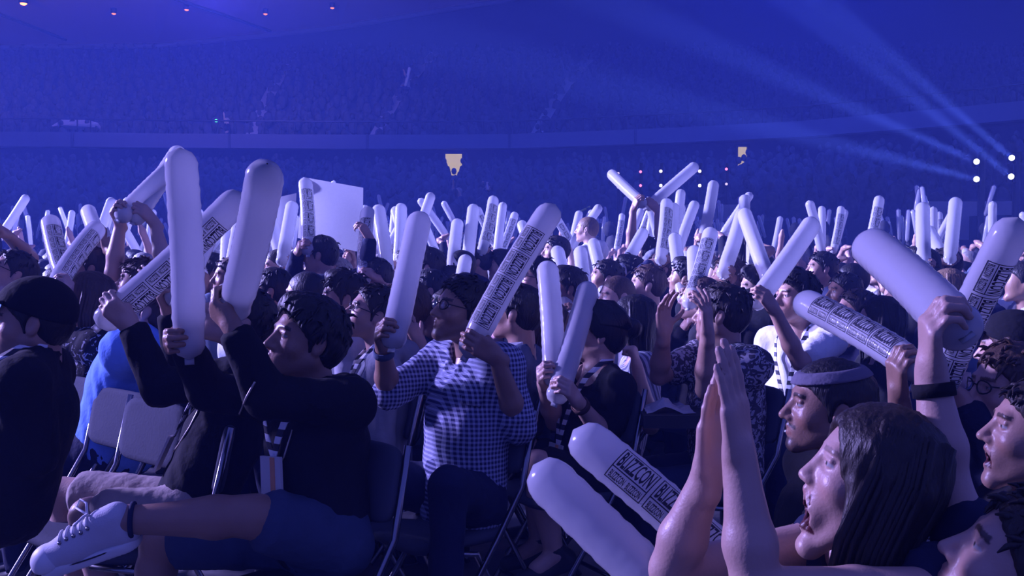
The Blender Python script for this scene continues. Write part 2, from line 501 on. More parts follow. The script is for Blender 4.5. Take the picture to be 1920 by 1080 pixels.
def head_tint(L, tone, brow, beard, mo, stub=0.0):
    c = np.tile(np.array(tone), (len(L), 1))
    f, l, u = L[:, 0], L[:, 1], L[:, 2]
    al = np.abs(l)
    def mixin(m, col): c[:] = c * (1 - m[:, None]) + np.array(col) * m[:, None]
    front = np.clip((f - 0.05) / 0.02, 0, 1)
    mixin(0.25 * np.exp(-((al - 0.045) / 0.02) ** 2 - ((u + 0.04) / 0.03) ** 2) * front, (tone[0], tone[1] * 0.6, tone[2] * 0.6))
    dz = -0.040 * mo
    lip = np.exp(-((u + 0.0635) / 0.0055) ** 4) + np.exp(-((u + 0.077 - dz * 0.9) / 0.006) ** 4)
    mixin(np.clip(lip, 0, 1) * (al < 0.02) * (f > 0.083) * 0.6, (tone[0] * 0.75, tone[1] * 0.45, tone[2] * 0.45))
    eye = ((f - 0.0725) / 0.0142) ** 2 + ((al - 0.031) / 0.0152) ** 2 + ((u + 0.001) / 0.0068) ** 2 < 1
    mixin(eye * (f > 0.072) * 1.0, (0.42, 0.40, 0.39))
    mixin((eye & (((al - 0.031) ** 2 + (u - 0.001) ** 2) < 0.0062 ** 2) & (f > 0.074)) * 1.0, (0.02, 0.012, 0.01))
    br = (np.abs(u - 0.022 + (al - 0.03) ** 2 * 6) < 0.0052) & (al > 0.011) & (al < 0.05) & (f > 0.05)
    mixin(br * 0.85, brow)
    if mo > 0.15:
        cav = (np.abs(u + 0.073 - dz * 0.45) < 0.004 + 0.024 * mo) & (al < 0.023) & (f < 0.086) & (f > 0.05)
        mixin(cav * 1.0, (0.09, 0.02, 0.02))
        if mo > 0.4: mixin(((np.abs(u + 0.069) < 0.005) & (al < 0.016) & (f > 0.076) & (f < 0.087)) * 1.0, (0.75, 0.72, 0.66))
    if beard or stub:
        jaw = np.clip((-0.045 - u - np.clip(0.03 - al, 0, 1) * 0.0) / 0.012, 0, 1) * np.clip((f + 0.035) / 0.02, 0, 1) * np.clip((0.15 + u) / 0.02, 0, 1)
        mouthfree = 1 - np.exp(-((u + 0.070 - dz * 0.5) / (0.014 + 0.012 * mo)) ** 4 - (al / 0.022) ** 4)
        if beard == 'full': mixin(jaw * mouthfree * 0.9, brow)
        elif beard == 'goatee':
            g = np.exp(-(al / 0.025) ** 4) * np.clip((-0.084 + dz - u) / 0.005, 0, 1) * np.clip((f - 0.03) / 0.02, 0, 1)
            ms = np.exp(-((u + 0.0555 + 0.25 * al) / 0.0055) ** 4) * (al < 0.032) * np.clip((f - 0.06) / 0.01, 0, 1)
            mixin(np.clip(g + ms, 0, 1) * 0.9, brow)
        if stub: mixin(jaw * mouthfree * stub, (brow[0] + 0.04, brow[1] + 0.03, brow[2] + 0.03))
    return c

def hair_prims(style):
    E3 = np.eye(3)
    cut_n = nrm(A3(0.666, 0, -0.745))
    P = []
    if style in ('short', 'buzz', 'thick', 'receding', 'quiff', 'curly'):
        t = {'short': 0.011, 'buzz': 0.004, 'thick': 0.022, 'receding': 0.006, 'quiff': 0.014, 'curly': 0.026}[style]
        P = [U('el', A3(-0.014, 0, 0.030), E3, (0.098 + t, 0.076 + t * 0.8, 0.087 + t), k=0.01),
             U('el', A3(-0.045, 0, -0.005), E3, (0.066 + t * 0.6, 0.066 + t * 0.5, 0.078), k=0.02)]
        if style in ('quiff', 'thick', 'curly'):
            P.append(U('el', A3(0.045, 0, 0.100), E3, (0.050, 0.055, 0.026 + t * 0.4), k=0.025))
        p0 = A3(0.092, 0, 0.066) if style != 'receding' else A3(0.060, 0, 0.085)
        P.append(I('hs', cut_n, p0, k=0.008))
        P.append(S('el', A3(0.115, 0, -0.01), E3, (0.06, 0.075, 0.075), k=0.012))
        for s in (1, -1):
            P.append(U('rc', A3(0.012, 0.068 * s, 0.012), A3(0.006, 0.068 * s, -0.028), 0.010, 0.006, k=0.008))
            P.append(S('el', A3(-0.016, 0.085 * s, -0.010), E3, (0.02, 0.02, 0.032), k=0.005))
    elif style in ('bob', 'long', 'bun', 'hang'):
        t = 0.016
        P = [U('el', A3(-0.014, 0, 0.030), E3, (0.098 + t, 0.076 + t, 0.087 + t), k=0.01),
             U('el', A3(-0.048, 0, -0.008), E3, (0.072, 0.078, 0.085), k=0.02)]
        if style == 'bun':
            P.append(U('el', A3(-0.135, 0, 0.030), E3, (0.042, 0.042, 0.040), k=0.015))
            P.append(I('hs', cut_n, A3(0.098, 0, 0.060), k=0.008))
        else:
            d = {'bob': -0.13, 'long': -0.24, 'hang': -0.21}[style]
            for s in (1, -1):
                P.append(U('rc', A3(0.000, 0.078 * s, 0.010), A3(-0.005, 0.085 * s, d), 0.026, 0.024, k=0.03))
                P.append(U('rc', A3(-0.050, 0.062 * s, 0.000), A3(-0.060, 0.066 * s, d - 0.02), 0.038, 0.028, k=0.03))
            P.append(U('rc', A3(-0.075, 0, 0.000), A3(-0.085, 0, d - 0.03), 0.045, 0.035, k=0.03))
            if style == 'hang':
                for s in (1,): P.append(U('rc', A3(0.030, 0.070 * s, 0.06), A3(0.012, 0.086 * s, d + 0.02), 0.018, 0.016, k=0.02))
        P.append(S('el', A3(0.105, 0, -0.030), E3, (0.075, 0.066, 0.098), k=0.012))
        if style != 'bun': P.append(S('el', A3(0.02, 0, -0.16), E3, (0.06, 0.052, 0.09), k=0.02))
    return P

def hair_locks(style, seed, count=150):
    rng = np.random.default_rng(seed); mb = MB()
    c = A3(-0.014, 0, 0.030); r = A3(0.098, 0.076, 0.087)
    cut = nrm(A3(-0.666, 0, 0.745))
    if style in ('short', 'thick', 'quiff', 'curly', 'receding'):
        t = {'short': 0.010, 'thick': 0.021, 'quiff': 0.014, 'curly': 0.024, 'receding': 0.005}[style]
        for _ in range(count):
            v = rng.normal(size=3); v[2] = abs(v[2]) * 1.1; v = nrm(v)
            p = c + (r + t * 0.8) * v
            if (p - A3(0.080, 0, 0.066)) @ cut < 0.004: continue
            ax = nrm(np.cross(A3(-0.25, 0.1, 1), v) + 1e-4); fl = np.cross(ax, v)
            fl = nrm(fl + rng.normal(size=3) * 0.35 + (A3(0.5, 0.3, 0.2) if v[0] > 0.3 else 0))
            L = rng.uniform(0.022, 0.042) * (1.25 if style != 'short' else 1.0)
            pts = [p - v * 0.006, p + v * 0.003 + fl * L * 0.5, p + v * rng.uniform(-0.004, 0.005) + fl * L - v * L * L * 4]
            mb.tube(pts, [0.0065, 0.005, 0.0012], 5, cap=False)
    elif style in ('bob', 'long', 'hang', 'bun'):
        d = {'bob': -0.13, 'long': -0.24, 'hang': -0.20, 'bun': 0.0}[style]
        for _ in range(int(count * 0.8)):
            sg = rng.choice((-1, 1)); f0 = rng.uniform(-0.10, 0.030); w = 0.094 + rng.uniform(-0.004, 0.006)
            if style == 'bun':
                if f0 > 0.03: continue
                pts = [A3(f0 + 0.05, 0.01 * sg, 0.13), A3(f0, 0.07 * sg, 0.09), A3(f0 - 0.03, 0.088 * sg, 0.04), A3(-0.11, 0.04 * sg, 0.02)]
            else:
                bk = 1.0 if f0 > -0.06 else 0.72
                e = rng.uniform(-0.02, 0.02)
                pts = [A3(f0 * 0.7, 0.005 * sg, 0.128 - abs(f0) * 0.25), A3(f0 * 0.95, 0.066 * sg * bk, 0.095), A3(f0, w * sg * bk, 0.02), A3(f0 + 0.01, (w + 0.012) * sg * bk, d * 0.5), A3(f0 - 0.002 + e * 0.3, (w + 0.008) * sg * bk, d + e - (0.02 if f0 < -0.03 else 0))]
            mb.tube(pts, [0.005] + [0.0075] * (len(pts) - 2) + [0.002], 5, cap=False)
    return mb

def hand_prims(w, d, n, t, pose, R=0.043, sc=1.0):
    """wrist, finger direction, palm normal, thumb side."""
    q = lambda a, b, c: w + sc * (d * a + n * b + t * c)
    P = [U('rc', q(-0.03, 0, 0), q(0.02, 0, 0), 0.026 * sc, 0.026 * sc, k=0.01)]
    for c, e in ((0.026, 0.088), (0.008, 0.093), (-0.010, 0.090), (-0.026, 0.082)):
        P.append(U('rc', q(0.012, 0, c * 0.75), q(e, -0.002, c), 0.0135 * sc, 0.0118 * sc, k=0.012))
    P.append(U('rc', q(0.02, 0.006, 0.020), q(0.055, 0.010, 0.034), 0.016 * sc, 0.013 * sc, k=0.012))
    lens = ((0.042, 0.025, 0.020), (0.046, 0.029, 0.021), (0.042, 0.027, 0.020), (0.033, 0.021, 0.018))
    roots = ((0.026, 0.088), (0.008, 0.093), (-0.010, 0.090), (-0.026, 0.082))
    for i, (c, e) in enumerate(roots):
        if pose == 'grip': ang = (38, 62, 48)
        elif pose == 'fist': ang = (75, 95, 70)
        elif pose == 'point': ang = (5, 8, 6) if i == 0 else (60, 90, 60)
        elif pose == 'flat': ang = (3, 5, 4)
        else: ang = (10 + 4 * i, 16 + 3 * i, 12)
        fan = {'open': 0.24, 'flat': 0.03}.get(pose, 0.05) * (1.2 - i * 0.8)
        p = q(e, -0.002, c); a = 0.0
        r0 = 0.0092 if i < 3 else 0.0080
        for j in range(3):
            a += math.radians(ang[j])
            dirv = nrm(d * math.cos(a) + n * math.sin(a) + t * fan * math.cos(a))
            p2 = p + dirv * lens[i][j] * sc
            P.append(U('rc', p, p2, (r0 - 0.0006 * j) * sc, (r0 - 0.0006 * (j + 1)) * sc, k=0.004))
            p = p2
    p = q(0.050, 0.010, 0.034)
    if pose in ('grip', 'fist'): seg = [(0.55, 0.75, 0.35, 0.036), (0.25, 0.95, -0.05, 0.030)]
    elif pose == 'flat': seg = [(0.80, 0.10, 0.45, 0.036), (0.95, 0.05, 0.15, 0.030)]
    else: seg = [(0.55, 0.25, 0.80, 0.036), (0.75, 0.15, 0.60, 0.030)]
    for j, (a, b, c, L) in enumerate(seg):
        dirv = nrm(d * a + n * b + t * c); p2 = p + dirv * L * sc
        P.append(U('rc', p, p2, (0.0115 - 0.001 * j) * sc, (0.0105 - 0.001 * j) * sc, k=0.005)); p = p2
    return P

def ribbon(pts, nors, w, th):
    """A flat strap through pts."""
    mb = MB(); pts = [np.asarray(p, float) for p in pts]
    V = []
    for i, p in enumerate(pts):
        t = nrm(pts[min(i + 1, len(pts) - 1)] - pts[max(i - 1, 0)])
        n = nrm(nors[i] - t * np.dot(nors[i], t)); s = np.cross(t, n)
        V += [p + s * w + n * th, p - s * w + n * th, p - s * w - n * th, p + s * w - n * th]
    F = []
    for i in range(len(pts) - 1):
        a, b = 4 * i, 4 * i + 4
        F += [(a + k, a + (k + 1) % 4, b + (k + 1) % 4, b + k) for k in range(4)]
    F += [(3, 2, 1, 0), tuple(4 * (len(pts) - 1) + k for k in range(4))]
    return mb.add(V, F)

def strap_mat():
    m, nt, b, out = new_mat('lanyard_strap')
    uv = node(nt, 'ShaderNodeTexCoord'); sep = node(nt, 'ShaderNodeSeparateXYZ'); nt.links.new(uv.outputs['Object'], sep.inputs[0])
    f = mth(nt, 'GREATER_THAN', mth(nt, 'SINE', mth(nt, 'MULTIPLY', sep.outputs[2], 150.0)), 0.0)
    nt.links.new(mixc(nt, f, (0.015, 0.015, 0.03, 1), (0.75, 0.75, 0.8, 1)), b.inputs['Base Color'])
    b.inputs['Roughness'].default_value = 0.6
    return m
STRAP = strap_mat()
BLACK_PLASTIC = plain('black_plastic', (0.01, 0.01, 0.012), 0.35)
def lens_mat():
    m, nt, b, out = new_mat('spectacle_lens'); nt.nodes.remove(b)
    t = node(nt, 'ShaderNodeBsdfTransparent'); g = node(nt, 'ShaderNodeBsdfGlossy'); g.inputs['Roughness'].default_value = 0.05
    mx = node(nt, 'ShaderNodeMixShader'); mx.inputs[0].default_value = 0.10
    nt.links.new(t.outputs[0], mx.inputs[1]); nt.links.new(g.outputs[0], mx.inputs[2]); nt.links.new(mx.outputs[0], out.inputs['Surface'])
    return m
LENS = lens_mat()
BADGE = plain('badge_card', (0.62, 0.58, 0.56), 0.4)
BADGE_STRIPE = plain('badge_orange', (0.75, 0.33, 0.16), 0.4)
WHITE_SHOE = plain('white_canvas', (0.55, 0.55, 0.58), 0.75, bump=0.2, bscale=300)
DARK_SHOE = plain('dark_shoe', (0.03, 0.03, 0.035), 0.6)
RUBBER = plain('white_rubber', (0.7, 0.7, 0.7), 0.5)

PEOPLE = []
def build_person(P):
    lod = P.get('lod', 1)
    hh, ha, hc = LODS[lod]
    tone = np.array(TONES[P.get('tone', 'mid')])
    H = np.asarray(P['H'], float); hs = P.get('hs', 1.0)
    f, l, u = frame(*P.get('look', (0, 0, 0)))
    bf, bl, bu = frame(P.get('byaw', P.get('look', (0,))[0] * 0.6))
    N = np.asarray(P['N'], float) if 'N' in P else H - u * 0.125 * hs - f * 0.045 - np.array([0, 0, 0.045])
    Pv = np.asarray(P['Pv'], float) if 'Pv' in P else N + A3(0, 0, -0.52) - bf * 0.06 + A3(*P.get('lean', (0, 0, 0)))
    s = nrm(N - Pv); bf2 = nrm(bf - s * np.dot(bf, s)); bl2 = np.cross(s, bf2)
    bw = P.get('bw', 1.0)
    base = A3(Pv[0], Pv[1], P.get('floor', 0.0))
    sh = {}
    for k, sg in (('L', 1), ('R', -1)):
        sh[k] = P['sh' + k] if 'sh' + k in P else N - s * 0.055 + bl2 * sg * 0.175 * bw
    arms = P.get('arms', {})
    brow = HAIRC[P.get('hairc', 'dark')]
    if P.get('fem'): brow = tuple(0.6 * q + 0.4 * w for q, w in zip(brow, tone))
    Vs, Fs, Ts = [], [], []
    def put(V, F, T):
        o = sum(len(v) for v in Vs); Vs.append(V); Fs.append(F + o); Ts.append(T)
    # head and neck
    M = np.stack([f, l, u])
    nb = M @ ((N - H) / hs)
    mo = P.get('mouth', 0.0)
    V, F = sdf_mesh(head_prims(mo, nb, lod=lod, nose=P.get('nose', 1.0), fem=P.get('fem', False)), hh)
    T = head_tint(V, tone, brow, P.get('beard'), mo, P.get('stub', 0.0)) if lod < 2 else np.tile(tone, (len(V), 1))
    put((V * hs) @ M + H, F, T)
    # arms and hands
    sleeve = P.get('sleeve', 'short')
    cl = []
    sticks = []
    bands = []
    for k, sg in (('L', 1), ('R', -1)):
        a = arms.get(k)
        S0 = sh[k]
        if a is None:
            el = S0 - s * 0.27 + bl2 * sg * 0.05 + bf2 * 0.02
            wr = el + bf2 * 0.20 - s * 0.05 - bl2 * sg * 0.12
            a = {'E': el, 'W': wr, 'hand': 'relax'}
        if 'E' in a: el, wr = np.asarray(a['E'], float), np.asarray(a['W'], float)
        else:
            el, wr = two_bone(S0, np.asarray(a['W'], float), 0.29, 0.26, a.get('hint', A3(0, 0, -1) + bl2 * sg * 0.5 - bf2 * 0.1))
        fd = nrm(wr - el)
        pose = a.get('hand', 'relax')
        if 'tip' in a:                                   # holds a cheer stick: thumb side towards its top
            t = nrm(np.asarray(a['tip'], float) - wr)
            for _ in range(3):
                d = fd - t * np.dot(fd, t)
                if np.linalg.norm(d) < 0.25: d = bf2 - t * np.dot(bf2, t) + fd * 0.2; d = d - t * np.dot(d, t)
                d = nrm(d); n = np.cross(t, d) if k == 'R' else np.cross(d, t)
                g = wr + d * 0.070 + n * 0.052
                t = nrm(np.asarray(a['tip'], float) - g)
            pose = 'grip'
            sticks.append((g, t, a.get('print', False), k, a))
        else:
            d = nrm(a['dir']) if 'dir' in a else fd
            pn = np.asarray(a.get('palm', bf2 - bl2 * sg * 0.5), float)
            n = nrm(pn - d * np.dot(pn, d)); t = np.cross(d, n) if k == 'R' else np.cross(n, d)
        pr = [U('rc', N - s * 0.02 + bl2 * sg * 0.03, S0, 0.052, 0.050, k=0.02),
              U('rc', S0, S0 + (el - S0) * 0.5, 0.050 * bw, 0.044 * bw, k=0.02),
              U('rc', S0 + (el - S0) * 0.5, el, 0.044 * bw, 0.036, k=0.015),
              U('rc', el, el + (wr - el) * 0.35, 0.037, 0.041, k=0.015),
              U('rc', el + (wr - el) * 0.35, wr, 0.041, 0.0255, k=0.015)]
        if lod < 2: pr += hand_prims(wr, d, n, t, pose, sc=a.get('sc', 1.0))
        else: pr += [U('rc', wr, wr + d * 0.06, 0.028, 0.030, k=0.02), U('rc', wr + d * 0.06, wr + d * 0.13 + n * (0.03 if pose == 'grip' else 0), 0.030, 0.018, k=0.02)]
        V, F = sdf_mesh(pr, a.get('h', ha))
        put(V, F, np.tile(tone, (len(V), 1)) * (1 + 0.06 * wob(V, 40)[:, None]))
        if 'band' in a: bands.append((wr - fd * 0.03, fd, a['band']))
        if sleeve == 'short':
            e = S0 + (el - S0) * 0.68
            cl += [U('rc', S0, e, 0.066 * bw, 0.056 * bw, k=0.03), U('fc', S0 + (el - S0) * 0.30, e + (el - S0) * 0.04, 0.064 * bw, 0.061 * bw, k=0.02)]
        elif sleeve == 'half':
            cl += [U('rc', S0, el, 0.066 * bw, 0.056 * bw, k=0.03), U('fc', el - (el - S0) * 0.3, el + (wr - el) * 0.06, 0.060, 0.062, k=0.015)]
        elif sleeve == 'long':
            cl += [U('rc', S0, el, 0.068 * bw, 0.058 * bw, k=0.03), U('rc', el, wr - fd * 0.03, 0.060 * bw, 0.046, k=0.02), U('fc', wr - fd * 0.07, wr - fd * 0.005, 0.042, 0.042, k=0.012)]
        elif sleeve == 'none':
            cl += [U('rc', S0 - bl2 * sg * 0.05, S0 - bl2 * sg * 0.02, 0.055, 0.050, k=0.03)]
    # torso under the clothes
    V, F = sdf_mesh([U('ec', Pv + s * 0.05, N - s * 0.14, bl2, (0.135 * bw, 0.095 * bw), (0.150 * bw, 0.098 * bw), k=0.03),
                     U('rc', N - s * 0.12, N, 0.085, 0.058, k=0.05)], max(ha * 1.9, 0.012))
    put(V, F, np.tile(tone, (len(V), 1)))
    # legs
    legs = P.get('legs', {})
    pants = P.get('pants', 'long')
    pc = []
    shoes = []
    pz = Pv[2] - base[2]
    do_legs = P.get('dolegs', lod < 2 or True)
    if do_legs:
        for k, sg in (('L', 1), ('R', -1)):
            hip = Pv + bl2 * sg * 0.095 - s * 0.02
            g = legs.get(k)
            if g is None:
                reach = math.sqrt(max(0.86 ** 2 - max(pz - 0.09, 0) ** 2, 0))
                ank = A3(hip[0], hip[1], base[2] + 0.085) + bf * min(0.36, reach * 0.75) + bl * sg * 0.05
                kn, ank = two_bone(hip, ank, 0.43, 0.42, bf + A3(0, 0, 0.25))
                g = {'K': kn, 'A': ank}
            kn, ank = np.asarray(g['K'], float), np.asarray(g['A'], float)
            sd = nrm(ank - kn)
            toe = nrm(g['toe']) if 'toe' in g else nrm(bf - sd * np.dot(bf, sd) * 0.8)
            if pants == 'long':
                pc += [U('rc', hip, kn, 0.092 * bw, 0.066, k=0.035), U('rc', kn, ank - sd * 0.03, 0.064, 0.052, k=0.02), U('fc', ank - sd * 0.12, ank + sd * 0.01, 0.053, 0.056, k=0.015)]
            else:
                e = hip + (kn - hip) * 0.80
                pc += [U('rc', hip, e, 0.096 * bw, 0.080, k=0.035), U('fc', hip + (kn - hip) * 0.4, e + (kn - hip) * 0.06, 0.086, 0.086, k=0.02)]
                pr = [U('rc', hip, kn - (kn - hip) * 0.12, 0.080, 0.058, k=0.02), U('rc', kn - (kn - hip) * 0.12, kn, 0.056, 0.056, k=0.02),
                      U('rc', kn, kn + (ank - kn) * 0.32, 0.050, 0.056, k=0.03), U('rc', kn + (ank - kn) * 0.32, ank, 0.055, 0.036, k=0.02),
                      U('rc', ank, ank + (toe * 0.09 + sd * 0.03 if P.get('sneaker') != k else sd * 0.03), 0.036, 0.034, k=0.02)]
                cb = -nrm(bf - sd * np.dot(bf, sd))
                pr.append(U('rc', kn + (ank - kn) * 0.15 + cb * 0.018, kn + (ank - kn) * 0.5 + cb * 0.014, 0.042, 0.036, k=0.03))
                V, F = sdf_mesh(pr, ha * 1.2)
                put(V, F, np.tile(tone, (len(V), 1)) * (1 + 0.08 * wob(V, 30)[:, None]))
            shoes.append((ank, sd, toe, k))
            if lod == 2: pc += [U('rc', ank + A3(0, 0, -0.035), ank + bf * 0.17 + A3(0, 0, -0.045), 0.045, 0.036, k=0.02)]
        pc.append(U('ec', Pv - s * 0.03, Pv + s * 0.08, bl2, (0.165 * bw, 0.125 * bw), (0.155 * bw, 0.120 * bw), k=0.03))
    body = mesh_obj('person', np.concatenate(Vs), np.concatenate(Fs), SKIN, origin=base, tint=np.clip(np.concatenate(Ts), 0, 1))
    if P.get('label'): tag(body, P['label'], 'person', P.get('group'))
    # shirt
    cl = [U('ec', Pv + s * P.get('hem', -0.02), Pv + s * 0.26, bl2, (0.168 * bw, 0.130 * bw), (0.162 * bw, 0.126 * bw), k=0.02),
          U('ec', Pv + s * 0.24, N - s * 0.13, bl2, (0.160 * bw, 0.125 * bw), (0.182 * bw, 0.118 * bw), k=0.04),
          U('rc', sh['L'], sh['R'], 0.066 * bw, 0.066 * bw, k=0.05),
          U('rc', sh['L'], N + bl2 * 0.02 + s * 0.01, 0.058 * bw, 0.056, k=0.03), U('rc', sh['R'], N - bl2 * 0.02 + s * 0.01, 0.058 * bw, 0.056, k=0.03)] + cl
    kind = P.get('shirt', 'tee')
    nk = nrm(H - f * 0.03 - N)
    if kind == 'hoodie':
        ring = []
        for i in range(9):
            q = math.radians(-130 + 260 * i / 8)
            ring.append(N + nk * (0.035 - 0.03 * math.cos(q * 0.0) + (0.015 if abs(q) < 1.6 else -0.02)) - bf2 * 0.085 * math.cos(q) + bl2 * 0.098 * math.sin(q) - bf2 * 0.02)
        for a, b in zip(ring[:-1], ring[1:]): cl.append(U('rc', a, b, 0.034, 0.034, k=0.02))
        cl.append(U('el', N - bf2 * 0.12 - s * 0.04, np.stack([bf2, bl2, s]), (0.055, 0.10, 0.08), k=0.03))
    elif kind in ('plaid', 'collar'):
        for sg in (1, -1):
            cl.append(U('rc', N - bf2 * 0.055 + s * 0.035, N + bl2 * sg * 0.062 + s * 0.030 + bf2 * 0.01, 0.014, 0.014, k=0.01))
            cl.append(U('rc', N + bl2 * sg * 0.062 + s * 0.030 + bf2 * 0.01, N + bf2 * 0.085 + bl2 * sg * 0.035 - s * 0.045, 0.014, 0.012, k=0.01))
    cr = {'tank': 0.095, 'scoop': 0.090}.get(kind, 0.0655)
    cl.append(S('rc', N + s * 0.0 + bf2 * (0.03 if cr > 0.08 else 0.008), H, cr, cr * 0.9, k=0.012))
    if kind in ('plaid', 'hoodie', 'collar'):
        cl.append(S('rc', N + bf2 * 0.12 - s * 0.02, N + bf2 * 0.16 - s * 0.16, 0.040, 0.008, k=0.02))
    V, F = sdf_mesh(cl, hc)
    Nn = vnormals(V, F)
    V = V + Nn * (0.0045 * wob(V, 26, 3) + 0.0035 * wob(V, 48, 5, stretch=(1, 1, 0.5)))[:, None] * P.get('wrinkle', 1.0)
    nm = {'hoodie': 'hoodie', 'tank': 'tank_top', 'jacket': 'jacket', 'plaid': 'shirt', 'collar': 'shirt'}.get(kind, 't_shirt')
    so = mesh_obj(nm, V, F, P['smat'], body)
    if P.get('slabel'): so['label'] = P['slabel']
    if pc:
        V, F = sdf_mesh(pc, hc * 1.1)
        Nn = vnormals(V, F)
        V = V + Nn * (0.004 * wob(V, 30, 7) + 0.003 * wob(V, 60, 2))[:, None]
        mesh_obj('shorts' if pants == 'short' else 'trousers', V, F, P.get('pmat') or cloth('dark_jeans', (0.02, 0.025, 0.06)), body)
    # shoes
    if lod < 2:
        for ank, sd, toe, k in shoes:
            if P.get('sneaker') == k: P['_sneaker'] = (ank, sd, toe); continue
            tz = nrm(toe); ux = -nrm(sd - tz * np.dot(sd, tz)); lx = np.cross(ux, tz)
            hl = ank - ux * 0.045 - tz * 0.045
            V, F = sdf_mesh([U('rc', ank + ux * 0.02, hl + ux * 0.01, 0.042, 0.040, k=0.02), U('rc', hl, hl + tz * 0.20 - ux * 0.005, 0.040, 0.034, k=0.03),
                             I('hs', -ux, hl - ux * 0.033, k=0.006)], 0.011 if lod == 0 else 0.016)
            mesh_obj('shoe', V, F, WHITE_SHOE if P.get('whiteshoe') else DARK_SHOE, body)
    # hair and headgear
    to_w = lambda L: (np.asarray(L) * hs) @ M + H
    hst = P.get('hair', 'short')
    if hst != 'bald':
        hp = hair_prims(hst)
        if hp:
            V, F = sdf_mesh(hp, hh * 1.35)
            Nn = vnormals(V, F)
            amp = {'buzz': 0.0012, 'curly': 0.006, 'thick': 0.0045}.get(hst, 0.003)
            st = (1, 1, 0.25) if hst in ('bob', 'long', 'hang', 'bun') else (0.6, 1.3, 1)
            V = V + Nn * (amp * wob(V, 110, 1, 8, st) + amp * 0.8 * wob(V, 55, 4, 6, st))[:, None]
            if lod < 2 and hst != 'buzz' and not P.get('headband') and not P.get('cap'):
                hl = hair_locks(hst, len(PEOPLE), 150 if lod == 0 else 60)
                if hl.V: F = np.concatenate([F, np.array(hl.F) + len(V)]); V = np.concatenate([V, np.array(hl.V)])
            mesh_obj('hair', to_w(V), F, hair_mat(P.get('hairc', 'dark'), HAIRC[P.get('hairc', 'dark')]), body)
    E3 = np.eye(3)
    if P.get('cap'):
        V, F = sdf_mesh([U('el', A3(-0.014, 0, 0.036), E3, (0.118, 0.095, 0.102), k=0.01), I('hs', nrm(A3(0.30, 0, -1)), A3(0.09, 0, 0.052), k=0.008)], hh * 1.3)
        co = mesh_obj('cap', to_w(V), F, P['cap'], body)
        bd = -1 if P.get('capback') else 1
        V, F = sdf_mesh([U('el', A3(0.105 * bd, 0, 0.052 - (0.03 if bd < 0 else 0)), frame_rot(10 * bd), (0.075, 0.082, 0.010), k=0.01), S('el', A3(-0.014, 0, 0.036), E3, (0.105, 0.085, 0.095), k=0.01)], hh * 1.2)
        mesh_obj('brim', to_w(V), F, P['cap'], co)
    if P.get('headband'):
        V, F = sdf_mesh([U('el', A3(-0.014, 0, 0.030), E3, (0.117, 0.093, 0.104), k=0.01), I('hs', nrm(A3(0.28, 0, 1)), A3(0.09, 0, 0.075), k=0.004), I('hs', nrm(A3(-0.28, 0, -1)), A3(0.09, 0, 0.046), k=0.004)], hh)
        mesh_obj('headband', to_w(V), F, P['headband'], body)
    if P.get('glasses'):
        mb = MB()
        for sg in (1, -1):
            rim = [A3(0.101 - 0.014 * abs(math.cos(q)) * (1 if math.cos(q) * sg > 0 else 0.2), 0.033 * sg + 0.024 * math.cos(q), -0.001 + 0.0175 * math.sin(q)) for q in np.linspace(0, 2 * math.pi, 15)[:-1]]
            mb.tube(to_w(rim), 0.0022 * hs, 6, closed=True)
            mb.tube(to_w([A3(0.088, 0.056 * sg, 0.004), A3(0.04, 0.077 * sg, 0.004), A3(-0.012, 0.080 * sg, 0.002)]), 0.0022 * hs, 6)
        mb.tube(to_w([A3(0.100, 0.010, 0.003), A3(0.104, 0, 0.005), A3(0.100, -0.010, 0.003)]), 0.002 * hs, 6)
        go = mb.build('glasses', BLACK_PLASTIC, body)
        if lod == 0:
            for sg in (1, -1):
                lb = MB(); lb.ellipsoid(to_w([A3(0.097, 0.033 * sg, -0.001)])[0], (0.002, 0.022, 0.016), 12, 6, M)
                lb.build('lens', LENS, go)
    if P.get('lanyard'):
        pts = []; nr = []; LL = P.get('lanlen', 1.0)
        for sg in (1, -1):
            seq = [(-0.02, 0.075 * sg, 0.045), (0.035, 0.078 * sg, 0.040), (0.105, 0.070 * sg, -0.03), (0.142, 0.050 * sg, -0.12), (0.150, 0.025 * sg, -0.22), (0.150, 0.004 * sg, -0.31)]
            seq = seq if sg == 1 else seq[::-1]
            for a, b, c in seq:
                pts.append(N + bf2 * a * bw + bl2 * b + s * (c if c > -0.05 else c * LL)); nr.append(bf2 * (a + 0.05) + bl2 * b * 1.2)
        ribbon(pts, nr, 0.011, 0.0015).build('lanyard', STRAP, body, smooth=False)
        c = N + bf2 * 0.158 * bw - s * (0.31 * LL + 0.065)
        bo = MB().box(c, (0.048, 0.004, 0.062), np.stack([bl2, bf2, s])).build('badge', BADGE, body, smooth=False)
        if lod == 0: MB().box(c + bf2 * 0.005 + bl2 * 0.012, (0.010, 0.0015, 0.060), np.stack([bl2, bf2, s])).build('badge_stripe', BADGE_STRIPE, bo, smooth=False)
    for c, ax, bm in bands:
        q1 = nrm(np.cross(ax, A3(0.3, 1, 0.2))); q2 = np.cross(ax, q1)
        ring = [c + 0.0335 * (q1 * math.cos(t) + q2 * math.sin(t)) for t in np.linspace(0, 2 * math.pi, 19)[:-1]]
        ribbon(ring + ring[:1], [r - c for r in ring] + [ring[0] - c], 0.012, 0.003).build('wristband', bm, body)
    P['body'] = body; P['geo'] = dict(N=N, Pv=Pv, s=s, bf=bf2, bl=bl2, H=H, M=M, hs=hs, base=base, sh=sh, to_w=to_w)
    P['sticks_out'] = sticks
    PEOPLE.append(P)
    return P

def frame_rot(deg):
    t = math.radians(deg)
    return np.array([[math.cos(t), 0, -math.sin(t)], [0, 1, 0], [math.sin(t), 0, math.cos(t)]])

